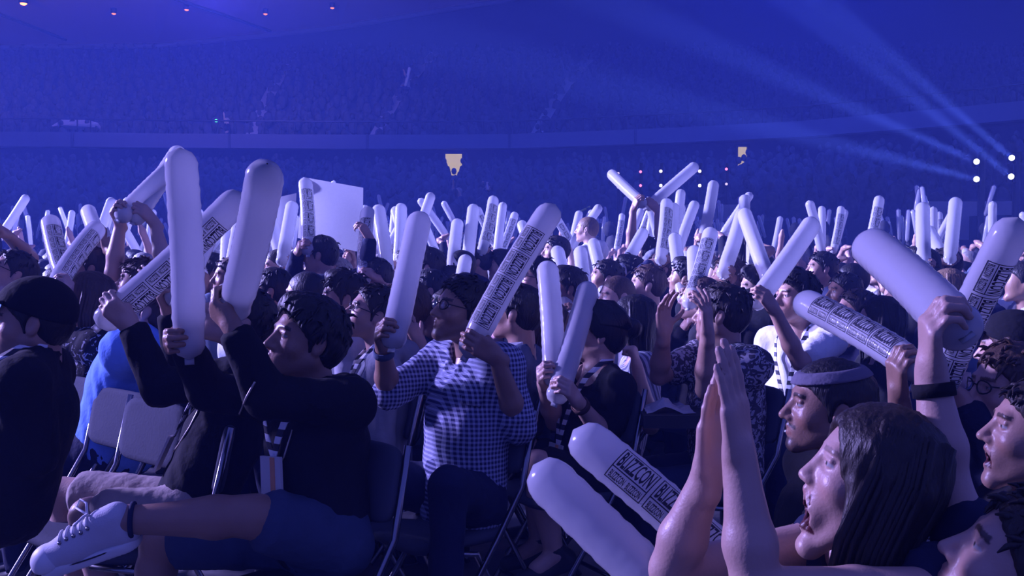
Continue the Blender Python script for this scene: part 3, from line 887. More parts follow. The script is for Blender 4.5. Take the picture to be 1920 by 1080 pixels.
# ------------------------------------------------------------------ cheer sticks
BEND = {}
def stick_mesh(L, R, seed, mat, nu=26, nv=40):
    rng = np.random.default_rng(seed)
    bend = rng.uniform(-0.012, 0.012); BEND[seed] = bend; V = []; uv = []
    for i in range(nv + 1):
        t = i / nv; z = t * L
        e = min(t * L, (1 - t) * L) / (R * 1.15)
        r = R * (math.sqrt(max(1 - (1 - min(e, 1)) ** 2, 0)) if e < 1 else 1.0)
        r *= 1 - 0.10 * math.exp(-((t - 0.12) / 0.05) ** 2)
        r = max(r, 0.002)
        for k in range(nu):
            q = 2 * math.pi * k / nu
            crimp = 0.0016 * math.sin(z * 260 + seed) * math.exp(-((abs(math.cos(q)) - 1) / 0.06) ** 2) * min(e, 1)
            V.append((r * math.cos(q) * (1.05 + crimp * 18) + bend * math.sin(math.pi * t), r * math.sin(q) * 0.96 + crimp, z))
    F = []
    for i in range(nv):
        for k in range(nu):
            F.append((i * nu + k, i * nu + (k + 1) % nu, (i + 1) * nu + (k + 1) % nu, (i + 1) * nu + k))
            u0, u1 = k / nu, (k + 1) / nu
            uv += [(u0, i / nv), (u1, i / nv), (u1, (i + 1) / nv), (u0, (i + 1) / nv)]
    F = np.array(F, np.int32)
    o = mesh_obj('cheer_stick', np.array(V), F, mat, uv=uv)
    me = o.data
    bpy.data.objects.remove(o)
    return me
STICK_LEN = 0.60
STICK_MESH = {False: [stick_mesh(STICK_LEN, 0.044, i, STICK_PLAIN) for i in range(3)], True: [stick_mesh(STICK_LEN, 0.044, 10 + i, STICK_PLAIN) for i in range(2)]}

INK = plain('black_ink', (0.015, 0.015, 0.03), 0.5)
def letters(txt):
    cu = bpy.data.curves.new('lettering', 'FONT'); cu.body = txt; cu.size = 1.0; cu.resolution_u = 2; cu.offset = 0.022
    o = bpy.data.objects.new('lettering', cu); COL.objects.link(o)
    bpy.context.view_layer.update()
    me = bpy.data.meshes.new_from_object(o.evaluated_get(bpy.context.evaluated_depsgraph_get()))
    bpy.data.objects.remove(o)
    bm = bmesh.new(); bm.from_mesh(me)
    ys = [v.co.y for v in bm.verts]; y0, y1 = min(ys), max(ys)
    for t in np.linspace(0, 1, 7)[1:-1]:
        bmesh.ops.bisect_plane(bm, geom=bm.verts[:] + bm.edges[:] + bm.faces[:], plane_co=(0, y0 + (y1 - y0) * t, 0), plane_no=(0, 1, 0))
    xs = [v.co.x for v in bm.verts]; x0, x1 = min(xs), max(xs)
    V = np.array([((v.co.x - x0) / (x1 - x0), (v.co.y - y0) / (y1 - y0)) for v in bm.verts])
    bm.verts.index_update(); F = [tuple(v.index for v in f.verts) for f in bm.faces]
    bm.free(); bpy.data.meshes.remove(me)
    return V, F
LET = letters('BLIZZCON')
def print_mesh(seed, R=0.044, L=STICK_LEN):
    """Four framed blocks of lettering along each broad side of the tube."""
    mb = MB()
    def put(P2, F, z0, z1, q0, q1, side):
        out = []
        for a, b in P2:
            z = z0 + (z1 - z0) * a; q = math.radians(q0 + (q1 - q0) * b + 180 * side); t = z / L
            rr = (R + 0.0007) * (1 - 0.10 * math.exp(-((t - 0.12) / 0.05) ** 2))
            out.append((rr * math.cos(q) * 1.05 + BEND[seed] * math.sin(math.pi * t), rr * math.sin(q) * 0.96 + 0.0002 * (1 if side == 0 else -1), z))
        mb.add(out, F)
    def bar(z0, z1, q0, q1, side):
        n = 10
        P2 = [(a, b / n) for b in range(n + 1) for a in (0, 1)]
        put(P2, [(2 * i, 2 * i + 1, 2 * i + 3, 2 * i + 2) for i in range(n)], z0, z1, q0, q1, side)
    for side in (0, 1):
        for k in range(4):
            a = 0.115 + 0.095 * k; e = a + 0.088
            put(*LET, e - 0.006, a + 0.006, 90, 140, side)
            put(*LET, a + 0.040, a + 0.006, 56, 78, side); put(*LET, e - 0.006, a + 0.046, 56, 78, side)
            bar(a, a + 0.0022, 50, 146, side); bar(e - 0.0022, e, 50, 146, side)
            for q in (50, 84, 144): bar(a, e, q, q + 3, side)
    o = mb.build('print', INK, smooth=False); me = o.data; bpy.data.objects.remove(o)
    return me
PRINT_MESH = [print_mesh(10), print_mesh(11)]
_tab = MB(); _tab.box((0, 0, -0.004), (0.013, 0.0012, 0.010))
_tab_o = _tab.build('nozzle', STICK_PLAIN); TAB_MESH = _tab_o.data; bpy.data.objects.remove(_tab_o)

def place_stick(grip, axis, printed, label, group, tab=False, below=0.055, roll=None, scale=1.0):
    vi = random.randrange(len(STICK_MESH[bool(printed)])); me = STICK_MESH[bool(printed)][vi]
    o = bpy.data.objects.new('cheer_stick', me); COL.objects.link(o)
    z = nrm(axis); b = np.asarray(grip, float) - z * below
    tocam = CAM - b; y = nrm(tocam - z * np.dot(tocam, z)); x = np.cross(y, z)
    M = Matrix(np.stack([x, y, z], 1).tolist()).to_4x4()
    if roll is None: roll = random.uniform(-0.5, 0.5)
    M = Matrix.Translation(Vector(b)) @ M @ Matrix.Rotation(roll, 4, 'Z') @ Matrix.Scale(scale, 4)
    o.matrix_world = M
    tag(o, label, 'cheer stick', group)
    if printed:
        c = bpy.data.objects.new('print', PRINT_MESH[vi]); COL.objects.link(c); c.parent = o
    if tab:
        c = bpy.data.objects.new('nozzle', TAB_MESH); COL.objects.link(c); c.parent = o
    return o

def give_sticks(P, who):
    g = P['geo']
    for grip, t, printed, k, a in P['sticks_out']:
        side = 'near' if grip[1] <= g['N'][1] else 'far'
        lab = a.get('label') or f"{'printed' if printed else 'plain'} white inflatable cheer stick held {'left' if k == 'L' else 'right'}-handed by {who}"
        place_stick(grip, t, printed, lab, 'inflatable cheer sticks', tab=P.get('lod', 1) < 2, below=a.get('below', 0.055), scale=a.get('ssc', 1.0))
# ------------------------------------------------------------------ the arena
def structure(o): o['kind'] = 'structure'; return o
CONCRETE = plain('dark_concrete', (0.16, 0.16, 0.18), 0.75, bump=0.2, bscale=8, var=0.35)
TIER = plain('tier_concrete', (0.06, 0.06, 0.08), 0.9, var=0.4)
FASCIA = plain('balcony_fascia', (0.10, 0.10, 0.13), 0.8, var=0.1)
CEIL = plain('arena_ceiling', (0.75, 0.55, 0.60), 0.9, var=0.08)
SEAM = plain('ceiling_seam', (0.05, 0.05, 0.06), 0.8)
WALLM = plain('arena_wall', (0.03, 0.03, 0.04), 0.9, var=0.3)
BOARDM = plain('rink_board', (0.30, 0.30, 0.36), 0.6, var=0.1)
METAL = plain('dark_metal', (0.06, 0.06, 0.07), 0.4, metal=0.8)
CROWDM = plain('distant_clothes', (0.05, 0.05, 0.06), 0.9, var=0.9)

structure(MB().box((0, 30, -0.05), (75, 45, 0.05)).build('floor', CONCRETE, smooth=False))

PXS = [-900, -400, -60, 150, 300, 470, 640, 800, 960, 1120, 1280, 1500, 1740, 1980, 2300, 2700]
YB = [262, 268, 275, 276, 278, 279, 280, 280, 279, 274, 268, 258, 240, 220, 200, 185]
FD = [3.75 * FPX / (450 - y) for y in YB]
CE = [0.17, 0.182, 0.189, 0.190, 0.1905, 0.199, 0.208, 0.222, 0.235, 0.252, 0.27, 0.30, 0.33, 0.36, 0.39, 0.42]
def gp(px, d, z): return A3((px - 960) / FPX * d, d, z)
def strip(name, rows, mat, parent=None):
    """A surface lofted through rows of points."""
    V = np.array([p for r in rows for p in r]); m = len(rows[0]); F = []
    for i in range(len(rows) - 1):
        for j in range(m - 1): F.append((i * m + j, i * m + j + 1, (i + 1) * m + j + 1, (i + 1) * m + j))
    return mesh_obj(name, V, F, mat, parent, smooth=False)

FZ0, FZ1 = 5.2, 5.78
fa = structure(strip('balcony_fascia', [[gp(x, d + 0.5, FZ0) for x, d in zip(PXS, FD)], [gp(x, d, FZ0) for x, d in zip(PXS, FD)], [gp(x, d, FZ1) for x, d in zip(PXS, FD)], [gp(x, d + 0.35, FZ1) for x, d in zip(PXS, FD)]], FASCIA))
for x in (433, 955, 1190, 140, 690):                    # joints between the fascia panels
    d = np.interp(x, PXS, FD)
    MB().box(gp(x, d - 0.02, (FZ0 + FZ1) / 2), (0.05, 0.03, 0.29)).build('panel_joint', SEAM, fa, smooth=False)
rail = MB()
for i in range(len(PXS) - 1):
    for t in np.linspace(0, 1, 7)[:-1]:
        x = PXS[i] * (1 - t) + PXS[i + 1] * t; d = FD[i] * (1 - t) + FD[i + 1] * t
        if -150 < x < 2050: rail.tube([gp(x, d + 0.2, FZ1), gp(x, d + 0.2, FZ1 + 0.55)], 0.03, 5)
rail.tube([gp(x, d + 0.2, FZ1 + 0.55) for x, d in zip(PXS, FD)], 0.04, 6)
tag(rail.build('guard_rail', METAL), 'dark metal guard rail running along the top of the balcony', 'railing')

BACK = 60.0
def tier_rows(px, n, d0s, z0, z1, back):
    rows = []
    for i in range(n):
        t0, t1 = i / n, (i + 1) / n
        zz = z0 + (z1 - z0) * t0
        rows.append([gp(x, d + (b - d) * t0, zz) for x, d, b in zip(px, d0s, back)])
        rows.append([gp(x, d + (b - d) * t1, zz) for x, d, b in zip(px, d0s, back)])
    rows.append([gp(x, b, z1) for x, b in zip(px, back)])
    return rows
ub = [BACK] * len(PXS)
structure(strip('upper_seating_tier', tier_rows(PXS, 20, [d + 0.35 for d in FD], 5.25, 12.2, ub), TIER))
structure(strip('wall_back', [[gp(x, BACK, 12.0) for x in PXS], [gp(x, BACK, 1.45 + e * BACK) for x, e in zip(PXS, CE)]], WALLM))
ceil = structure(strip('ceiling', [[gp(x, BACK, 1.45 + e * BACK) for x, e in zip(PXS, CE)], [gp(x, 30, 1.45 + e * BACK + 0.4) for x, e in zip(PXS, CE)], [gp(x, 6, 1.45 + e * BACK + 1.0) for x, e in zip(PXS, CE)]], CEIL))
cz = lambda px: 1.45 + np.interp(px, PXS, CE) * BACK
def on_ceiling(px, py):
    z = cz(px); d = (z - 1.45) * FPX / (450 - py)
    return gp(px, d, z)
trim = MB(); trim.tube([gp(x, BACK - 0.3, 1.45 + e * BACK - 0.12) for x, e in zip(PXS, CE)], 0.16, 6)
structure(trim.build('trim_1', FASCIA))
for a, b in (((0, 25), (132, 76)), ((335, 0), (512, 60))):
    pa, pb = on_ceiling(*a), on_ceiling(*b)
    MB().tube([pa - A3(0, 0, 0.1), (pa + pb) / 2 - A3(0, 0, 0.08), pb - A3(0, 0, 0.1)], 0.09, 5).build('ceiling_seam', SEAM, ceil)
for i, (x, y) in enumerate(((55, 5), (222, 24), (357, 17), (503, 25), (627, 14))):
    p = on_ceiling(x, y) - A3(0, 0, 0.12)
    e = bpy.data.objects.new('ceiling_downlight', None); COL.objects.link(e); e.location = p
    which = ('bright orange downlight nearest the corner of the ceiling', 'dim orange downlight above the draped camera platform', 'dim orange downlight beside the second ceiling seam', 'orange downlight just past the second ceiling seam', 'dim orange downlight farthest along the ceiling')[i]
    tag(e, which, 'ceiling light', 'orange ceiling downlights')
    r = 0.16 if i == 0 else 0.11
    MB().tube([p + A3(0, 0, 0.2), p - A3(0, 0, 0.06)], r * 1.3, 12).build('housing', METAL, e)
    MB().ellipsoid(p - A3(0, 0, 0.06), (r, r, r * 0.6), 12, 6).build('bulb', emit_mat('orange_bulb_%d' % (i == 0), (1.0, 0.24, 0.08), 5.0 if i == 0 else 1.6), e)

# lower bowl under the balcony, its back wall with lit doorways and the boards round the floor
LB = [max(d - 13.5, 17) for d in FD]
structure(strip('lower_seating_tier', tier_rows(PXS, 13, LB, 1.7, 4.2, [d + 1.5 for d in FD]), TIER))
structure(strip('wall_under_balcony', [[gp(x, d + 3.5, 3.9) for x, d in zip(PXS, FD)], [gp(x, d + 3.5, FZ0 + 0.3) for x, d in zip(PXS, FD)]], WALLM))
bd = structure(strip('wall_boards', [[gp(x, d - 0.2, 0) for x, d in zip(PXS, LB)], [gp(x, d - 0.2, 1.9) for x, d in zip(PXS, LB)], [gp(x, d, 1.9) for x, d in zip(PXS, LB)]], WALLM))
for x0, x1, y0, y1 in ((-40, 45, 412, 436), (1278, 1404, 384, 414), (1722, 1892, 378, 450)):
    d = np.interp((x0 + x1) / 2, PXS, LB) - 0.35
    za, zb = 1.45 + (450 - y1) / FPX * d, 1.45 + (450 - y0) / FPX * d
    MB().box(gp((x0 + x1) / 2, d, (za + zb) / 2), ((x1 - x0) / 2 / FPX * d, 0.06, (zb - za) / 2)).build('board_panel', BOARDM, bd, smooth=False)
WARM = emit_mat('lit_corridor', (1.0, 0.78, 0.42), 0.50)
for n, (x0, x1, y0, y1) in enumerate(((836, 867, 290, 336), (1380, 1397, 277, 316), (385, 397, 346, 372))):
    d = np.interp((x0 + x1) / 2, PXS, FD) + 2.6 - (6 if n == 2 else 0)
    za, zb = 1.45 + (450 - y1) / FPX * d, 1.45 + (450 - y0) / FPX * d
    c = gp((x0 + x1) / 2, d, (za + zb) / 2); hw = (x1 - x0) / 2 / FPX * d; hz = (zb - za) / 2
    o = bpy.data.objects.new('door_%d' % (n + 1), None); COL.objects.link(o); o.location = c - A3(0, 0, hz)
    o['kind'] = 'structure'
    fr = MB()
    for sg in (1, -1): fr.box(c + A3(sg * (hw + 0.05), -0.05, 0), (0.05, 0.12, hz + 0.1))
    fr.box(c + A3(0, -0.05, hz + 0.05), (hw + 0.1, 0.12, 0.05)); fr.build('door_frame', METAL, o, smooth=False)
    MB().box(c, (hw, 0.02, hz)).build('lit_opening', WARM if n < 2 else emit_mat('dim_corridor', (1.0, 0.8, 0.6), 0.10), o, smooth=False)

# spectators in the tiers: far too dim and many to count
def lump_crowd(name, label, px, rows, d0s, backs, z0, z1, lift=0.35, sp=0.6, keep=0.8):
    mb = MB(); rng = np.random.default_rng(5)
    for i in range(rows):
        t = (i + 0.55) / rows; zz = z0 + (z1 - z0) * (i / rows)
        x = -120.0
        while x < 2050:
            d = np.interp(x, px, d0s); b = np.interp(x, px, backs); dd = d + (b - d) * t
            x += sp * FPX / dd * rng.uniform(0.8, 1.3)
            if rng.random() > keep: continue
            c = gp(x, dd, zz + rng.uniform(-0.05, 0.12))
            mb.ellipsoid(c + A3(0, 0, 0.45), (0.22, 0.15, 0.36), 6, 4)
            mb.ellipsoid(c + A3(-0.05, 0, 0.93), (0.10, 0.09, 0.13), 6, 4)
    o = mb.build(name, CROWDM); tag(o, label, 'crowd', kind='stuff'); return o
lump_crowd('upper_tier_crowd', 'dim seated crowd filling the upper tier above the balcony', PXS, 20, [d + 0.35 for d in FD], ub, 5.25, 12.2)
lump_crowd('lower_tier_crowd', 'dark seated crowd on the slope under the balcony', PXS, 13, LB, [d + 1.5 for d in FD], 1.7, 4.2, keep=0.7)
AISLE = plain('aisle_concrete', (0.30, 0.30, 0.34), 0.8)
for (xa, ya), (xb, yb) in (((700, 240), (818, 98)), ((1000, 232), (1115, 70)), ((470, 238), (560, 130))):
    rows = []
    for t in np.linspace(0, 1, 21):
        x = xa + (xb - xa) * t; d0 = np.interp(x, PXS, FD) + 0.4
        dd = d0 + (BACK - d0) * t
        z = 5.3 + 6.9 * t + 0.25
        rows.append([gp(x - 11, dd, z), gp(x + 11, dd, z)])
    o = strip('aisle_stair', rows, AISLE); structure(o)

# show lamps
LAMP_BODY = plain('lamp_housing', (0.015, 0.015, 0.02), 0.5)
def show_lamp(p, aim, r, mat, label, group, stand=None):
    e = bpy.data.objects.new('stage_lamp', None); COL.objects.link(e); e.location = p
    tag(e, label, 'stage light', group)
    a = nrm(aim); side = nrm(np.cross(a, A3(0, 0, 1))); up = np.cross(side, a)
    MB().tube([p - a * r * 3.2, p - a * r * 2.6, p - a * r * 0.3], [r * 0.6, r * 1.15, r * 1.25], 12).build('housing', LAMP_BODY, e)
    y = MB(); y.tube([p - a * r * 1.6 + side * r * 1.5, p - a * r * 1.6 + side * r * 1.5 - A3(0, 0, r * 2.2), p - a * r * 1.6 - side * r * 1.5 - A3(0, 0, r * 2.2), p - a * r * 1.6 - side * r * 1.5], r * 0.18, 6)
    y.build('yoke', LAMP_BODY, e)
    MB().ellipsoid(p, (r, r, r * 0.5), 14, 6, np.stack([side, up, a])).build('lens', mat, e)
    return e
WHITE_L = emit_mat('lamp_white', (0.85, 0.85, 1.0), 12.0)
SMALL_W = emit_mat('lamp_small_white', (0.9, 0.75, 1.0), 3.0)
SMALL_R = emit_mat('lamp_small_red', (1.0, 0.18, 0.45), 2.5)
SMALL_D = emit_mat('lamp_small_dim', (0.7, 0.55, 1.0), 1.2)
names = ('first', 'second', 'third', 'fourth', 'fifth')
for j, (x, ys, ms) in enumerate(((1159, (325, 351), (SMALL_D, SMALL_D)), (1201, (322, 348), (SMALL_R, SMALL_R)), (1239, (321, 348), (SMALL_W, SMALL_W)), (1312, (321, 348), (SMALL_W, SMALL_W)), (1362, (317, 345), (SMALL_R, SMALL_D)))):
    d = 25.6
    pole = MB(); pole.tube([gp(x, d + 0.25, 0), gp(x, d + 0.25, 3.4)], 0.05, 6)
    tag(pole.build('lamp_pole', LAMP_BODY), f'thin dark pole carrying the {names[j]} pair of tiny lamps beyond the crowd', 'pole')
    for q, (yy, mt) in enumerate(zip(ys, ms)):
        show_lamp(W(x, yy, d), (W(x, yy, d) * -1 + CAM), 0.034 if mt is not SMALL_W else 0.040, mt, f"{'upper' if q == 0 else 'lower'} tiny lamp of the {names[j]} pair beyond the crowd", 'tiny show lamps beyond the crowd')
d = 17.5
for j, x in enumerate((1831, 1896)):
    pole = MB(); pole.tube([gp(x + 6, d + 0.5, 0), gp(x + 6, d + 0.5, 3.0)], 0.06, 6)
    tag(pole.build('lamp_pole', LAMP_BODY), ('dark pole carrying the inner pair of bright beam lamps', 'dark pole carrying the outer pair of bright beam lamps')[j], 'pole')
BEAMS = ((1831, 303, 'upper bright white beam lamp of the inner pair', (1180, 20)), (1831, 336, 'lower bright white beam lamp of the inner pair', (1330, 210)),
         (1897, 296, 'upper bright white beam lamp of the outer pair', (1400, -120)), (1896, 331, 'lower bright white beam lamp of the outer pair', (1560, 60)))
for x, y, lab, tgt in BEAMS:
    p = W(x, y, d); t = W(tgt[0], tgt[1], 15.5)
    show_lamp(p, CAM - p + A3(-2, 0, 1), 0.047, WHITE_L, lab, 'bright beam lamps on the poles')
    spot_light('beam_light', p + nrm(CAM - p) * 0.35, t, 70000, (0.45, 0.55, 1.0), math.radians(6), 0.7, 0.06)

# camera platform with a draped cloth on the upper rail, a green lamp and two spectators there
o = bpy.data.objects.new('draped_platform', None); COL.objects.link(o)
dd = np.interp(150, PXS, FD) + 0.8; pz = lambda y: 1.45 + (450 - y) / FPX * dd
o.location = gp(150, dd, 5.8); tag(o, 'pale cloth-draped platform standing at the balcony rail', 'platform')
V = [gp(98, dd, pz(240)), gp(122, dd + 1.2, pz(219)), gp(164, dd + 1.2, pz(219)), gp(189, dd, pz(232)), gp(189, dd, pz(240)), gp(118, dd - 0.1, pz(237))]
V2 = [v + A3(0, 0.25, -0.12) for v in V]
mesh_obj('drape', np.array(V + V2), [(0, 5, 2, 1), (5, 4, 3, 2), (0, 1, 7, 6), (1, 2, 8, 7), (2, 3, 9, 8), (3, 4, 10, 9), (4, 5, 11, 10), (5, 0, 6, 11), (6, 7, 8, 11), (11, 8, 9, 10)], plain('pale_drape', (0.55, 0.55, 0.62), 0.9), o, smooth=False)
fr = MB()
for x in (102, 122, 186): fr.tube([gp(x, dd, 5.8), gp(x, dd, pz(238))], 0.05, 6)
fr.build('platform_leg', METAL, o)
gl = bpy.data.objects.new('green_lamp', None); COL.objects.link(gl); p = gp(409, np.interp(409, PXS, FD) + 1.0, 1.45 + (450 - 228) / FPX * (np.interp(409, PXS, FD) + 1.0)); gl.location = p
tag(gl, 'tiny green lamp glowing at the balcony rail', 'lamp')
MB().ellipsoid(p, (0.07, 0.07, 0.07), 10, 6).build('bulb', emit_mat('green_bulb', (0.1, 1.0, 0.55), 2.2), gl)
MB().tube([p, p - A3(0, 0, 0.5)], 0.03, 6).build('stem', METAL, gl)

# thin show haze lit by the lamps, their blue also put into its colour
m = bpy.data.materials.new('show_haze'); m.use_nodes = True; nt = m.node_tree
nt.nodes.remove(nt.nodes['Principled BSDF'])
vs = node(nt, 'ShaderNodeVolumeScatter'); vs.inputs['Color'].default_value = (0.16, 0.24, 1, 1); vs.inputs['Density'].default_value = 0.011; vs.inputs['Anisotropy'].default_value = -0.15
nt.links.new(vs.outputs[0], nt.nodes['Material Output'].inputs['Volume'])
hz = MB().box((0, 26.5, 6.4), (62, 33.3, 6.4)).build('haze', m, smooth=False)
tag(hz, 'thin show haze tinted with the blue light through the whole arena', 'haze', kind='stuff')
# ------------------------------------------------------------------ casting from the photograph
def cast(head, look=(0, 0, 0), who='', label='', byaw=None, arms=None, legs=None, N=None, Pv=None, **kw):
    px, py, d = head
    look = (look[0] - math.degrees(math.atan((px - 960) / FPX)),) + tuple(look[1:])      # 0 = seen in pure profile
    P = dict(kw); P['H'] = W(px, py, d); P['look'] = tuple(look) + (0,) * (3 - len(look)); P['label'] = label
    hs = P.get('hs', 1.0)
    f, l, u = frame(*P['look'])
    by = look[0] * 0.6 if byaw is None else byaw
    P['byaw'] = by
    bf, bl, bu = frame(by)
    P['N'] = W(N[0], N[1], d + N[2]) if N else P['H'] - u * 0.125 * hs - f * 0.045 - np.array([0, 0, 0.045])
    Nn = P['N']
    P['Pv'] = W(Pv[0], Pv[1], d + Pv[2]) if Pv else Nn + A3(0, 0, -0.52) - bf * kw.get('slouch', 0.04)
    if P['Pv'][2] < 0.49:
        low = 0.49 - P['Pv'][2]; P['Pv'] = P['Pv'] + A3(0, 0, low) + bf * min(low * 1.2, 0.2)
    s = nrm(Nn - P['Pv']); bf2 = nrm(bf - s * np.dot(bf, s)); bl2 = np.cross(s, bf2)
    bw = P.get('bw', 1.0)
    A = {}
    for k, sg in (('L', 1), ('R', -1)):
        sh = Nn - s * 0.055 + bl2 * sg * 0.175 * bw
        a = (arms or {}).get(k)
        raised = a is not None and 'w' in a and W(a['w'][0], a['w'][1], d)[2] > sh[2]
        if raised: sh = sh + s * 0.035 - bl2 * sg * 0.01
        P['sh' + k] = sh
        if a is None: continue
        b = dict(a)
        wr = W(a['w'][0], a['w'][1], d + a['w'][2])
        if 'e' in a:
            el = W(a['e'][0], a['e'][1], d + a['e'][2])
            el = sh + nrm(el - sh) * min(max(np.linalg.norm(el - sh), 0.22), 0.32)
            wr = el + nrm(wr - el) * min(max(np.linalg.norm(wr - el), 0.2), 0.285)
        else:
            el, wr = two_bone(sh, wr, 0.29, 0.26, a.get('hint', A3(0, 0, -1) + bl2 * sg * 0.5 - bf2 * 0.1))
        b['E'], b['W'] = el, wr
        if 'tip' in a:
            b['tip'] = ray_sphere(a['tip'][0], a['tip'][1], wr, 0.52, a['tip'][2] if len(a['tip']) > 2 else False)
        A[k] = b
    P['arms'] = A
    if legs:
        G = {}
        for k, g in legs.items():
            q = {'K': W(g['k'][0], g['k'][1], d + g['k'][2]), 'A': W(g['a'][0], g['a'][1], d + g['a'][2])}
            if 'toe' in g: q['toe'] = np.asarray(g['toe'], float)
            G[k] = q
        P['legs'] = G
    build_person(P)
    give_sticks(P, who)
    return P

C_BLACK = cloth('black', (0.012, 0.012, 0.016))
C_NAVY = cloth('navy', (0.02, 0.024, 0.06))
C_GREY = cloth('grey', (0.22, 0.23, 0.27))
C_LGREY = cloth('light_grey', (0.42, 0.43, 0.48))
C_WHITE = cloth('white', (0.72, 0.73, 0.76))
C_BLUE = cloth('bright_blue', (0.16, 0.33, 0.85))
C_RED = cloth('red', (0.75, 0.05, 0.05))
C_PLAID = cloth('plaid', (0.035, 0.04, 0.11), pattern='plaid', c2=(0.42, 0.45, 0.62), scale=62.0)
C_FLORAL = cloth('patterned', (0.06, 0.055, 0.075), pattern='floral', c2=(0.40, 0.38, 0.42), scale=34.0)
C_STRIPE = cloth('striped', (0.42, 0.42, 0.5), pattern='stripe', c2=(0.12, 0.12, 0.18), scale=40.0)
C_PRINT = cloth('black_print', (0.012, 0.012, 0.016), pattern='print', c2=(0.35, 0.35, 0.4), scale=26.0)
C_KHAKI = cloth('khaki', (0.44, 0.37, 0.33))
C_DENIM = cloth('denim', (0.05, 0.07, 0.13))
C_JEANS = cloth('dark_jeans', (0.02, 0.025, 0.06))
C_BAND = cloth('headband', (0.16, 0.15, 0.2))
C_BROWN = cloth('brown', (0.09, 0.05, 0.04))
C_TEAL = cloth('slate', (0.09, 0.12, 0.2))

# --- the nearest people
P1 = cast((60, 602, 3.05), (-10, 4), 'the man in the black cap', 'man in a black cap and dark jacket with a checked lanyard at the picture edge', lod=0, byaw=14, N=(76, 674, 0.02), Pv=(5, 930, 0.0), bw=1.12, hem=-0.03,
     tone='mid', hair='short', hairc='black', cap=C_BLACK, smat=C_BLACK, shirt='jacket', sleeve='half', stub=0.3, lanyard=True, pmat=C_BLACK,
     arms={'L': dict(e=(70, 850, -0.12), w=(15, 775, -0.05), hand='fist')})
P2 = cast((447, 598, 3.45), (6, 42), 'the man in khaki shorts', 'man in khaki shorts and open black hoodie leaning back with both arms raised', lod=0, byaw=8, N=(478, 690, 0.0), Pv=(362, 948, -0.05),
     tone='light', hair='short', hairc='black', smat=C_BLACK, shirt='hoodie', sleeve='long', pants='short', pmat=C_KHAKI, lanyard=True, mouth=0.2,
     arms={'L': dict(e=(300, 728, -0.18), w=(246, 612, -0.22), tip=(446, 372, False), print=True, below=0.09, ssc=1.06), 'R': dict(e=(345, 722, 0.10), w=(318, 588, 0.05), tip=(395, 420, False))},
     legs={'L': dict(k=(165, 968, -0.20), a=(205, 1150, -0.22)), 'R': dict(k=(118, 926, 0.12), a=(150, 1110, 0.15))})
P3 = cast((572, 638, 2.95), (22, 16), 'the dark-haired man with crossed legs', 'dark-haired man in a black hoodie sitting with one bare leg crossed', lod=0, byaw=48, N=(590, 742, 0.02), Pv=(600, 1000, 0.0), bw=1.0,
     tone='tan', hair='thick', hairc='black', smat=C_BLACK, shirt='hoodie', sleeve='long', pants='short', pmat=C_DENIM, lanyard=True, lanlen=0.5, sneaker='L', stub=0.15,
     arms={'L': dict(e=(500, 745, -0.22), w=(450, 640, -0.25), tip=(497, 325, True)), 'R': dict(e=(400, 735, 0.10), w=(346, 638, -0.02), tip=(338, 285, True))},
     legs={'L': dict(k=(478, 968, -0.22), a=(240, 975, -0.28), toe=(-1, -0.15, -0.10)), 'R': dict(k=(300, 1012, 0.05), a=(275, 1190, 0.05))})
P4 = cast((868, 582, 3.60), (26, 16), 'the man in the plaid shirt', 'man in glasses and blue plaid shirt holding up two cheer sticks', lod=0, byaw=38, N=(886, 668, 0.02), Pv=(868, 925, 0.0), bw=1.08,
     tone='tan', hair='short', hairc='black', smat=C_PLAID, shirt='plaid', sleeve='half', glasses=True, pmat=C_JEANS, hem=-0.06, stub=0.2,
     arms={'L': dict(e=(958, 742, -0.12), w=(918, 632, -0.26), tip=(1032, 398, False), print=True), 'R': dict(e=(728, 738, 0.02), w=(718, 648, -0.10), tip=(786, 412, False), band=C_TEAL)},
     legs={'L': dict(k=(842, 912, -0.34), a=(835, 1110, -0.36)), 'R': dict(k=(640, 880, -0.05), a=(655, 1060, 0.0))})
P5 = cast((698, 588, 4.25), (10, 22), 'the man in glasses and grey hoodie', 'man in round glasses and grey hoodie with a checked lanyard looking up', lod=0, N=(716, 664, 0), tone='mid', hair='short', hairc='dark', smat=C_GREY, shirt='hoodie', sleeve='long', glasses=True, lanyard=True, stub=0.2)
P9 = cast((643, 558, 4.80), (2, 6), 'the clean-shaven man in profile', 'clean-shaven man with short dark hair in sharp profile, lips apart', lod=0, tone='mid', hair='quiff', hairc='dark', smat=C_LGREY, shirt='tee', lanyard=True, mouth=0.12)
P12 = cast((1122, 622, 4.15), (2, 6), 'the woman in the black top', 'woman in a black scoop-neck top holding two upright cheer sticks', lod=0, byaw=30, N=(1120, 694, 0.0), tone='light', fem=True, hair='bun', hairc='black', smat=C_BLACK, shirt='scoop', sleeve='short', pants='short', pmat=C_BLACK, lanyard=True, bw=0.94,
     arms={'L': dict(e=(1142, 806, -0.10), w=(1082, 752, -0.28), tip=(1102, 542, False), band=C_BROWN), 'R': dict(e=(1040, 790, 0.0), w=(1020, 722, -0.16), tip=(1026, 503, False))},
     legs={'L': dict(k=(1005, 872, -0.25), a=(1040, 1040, -0.2)), 'R': dict(k=(1000, 850, 0.05), a=(1010, 1020, 0.1))})
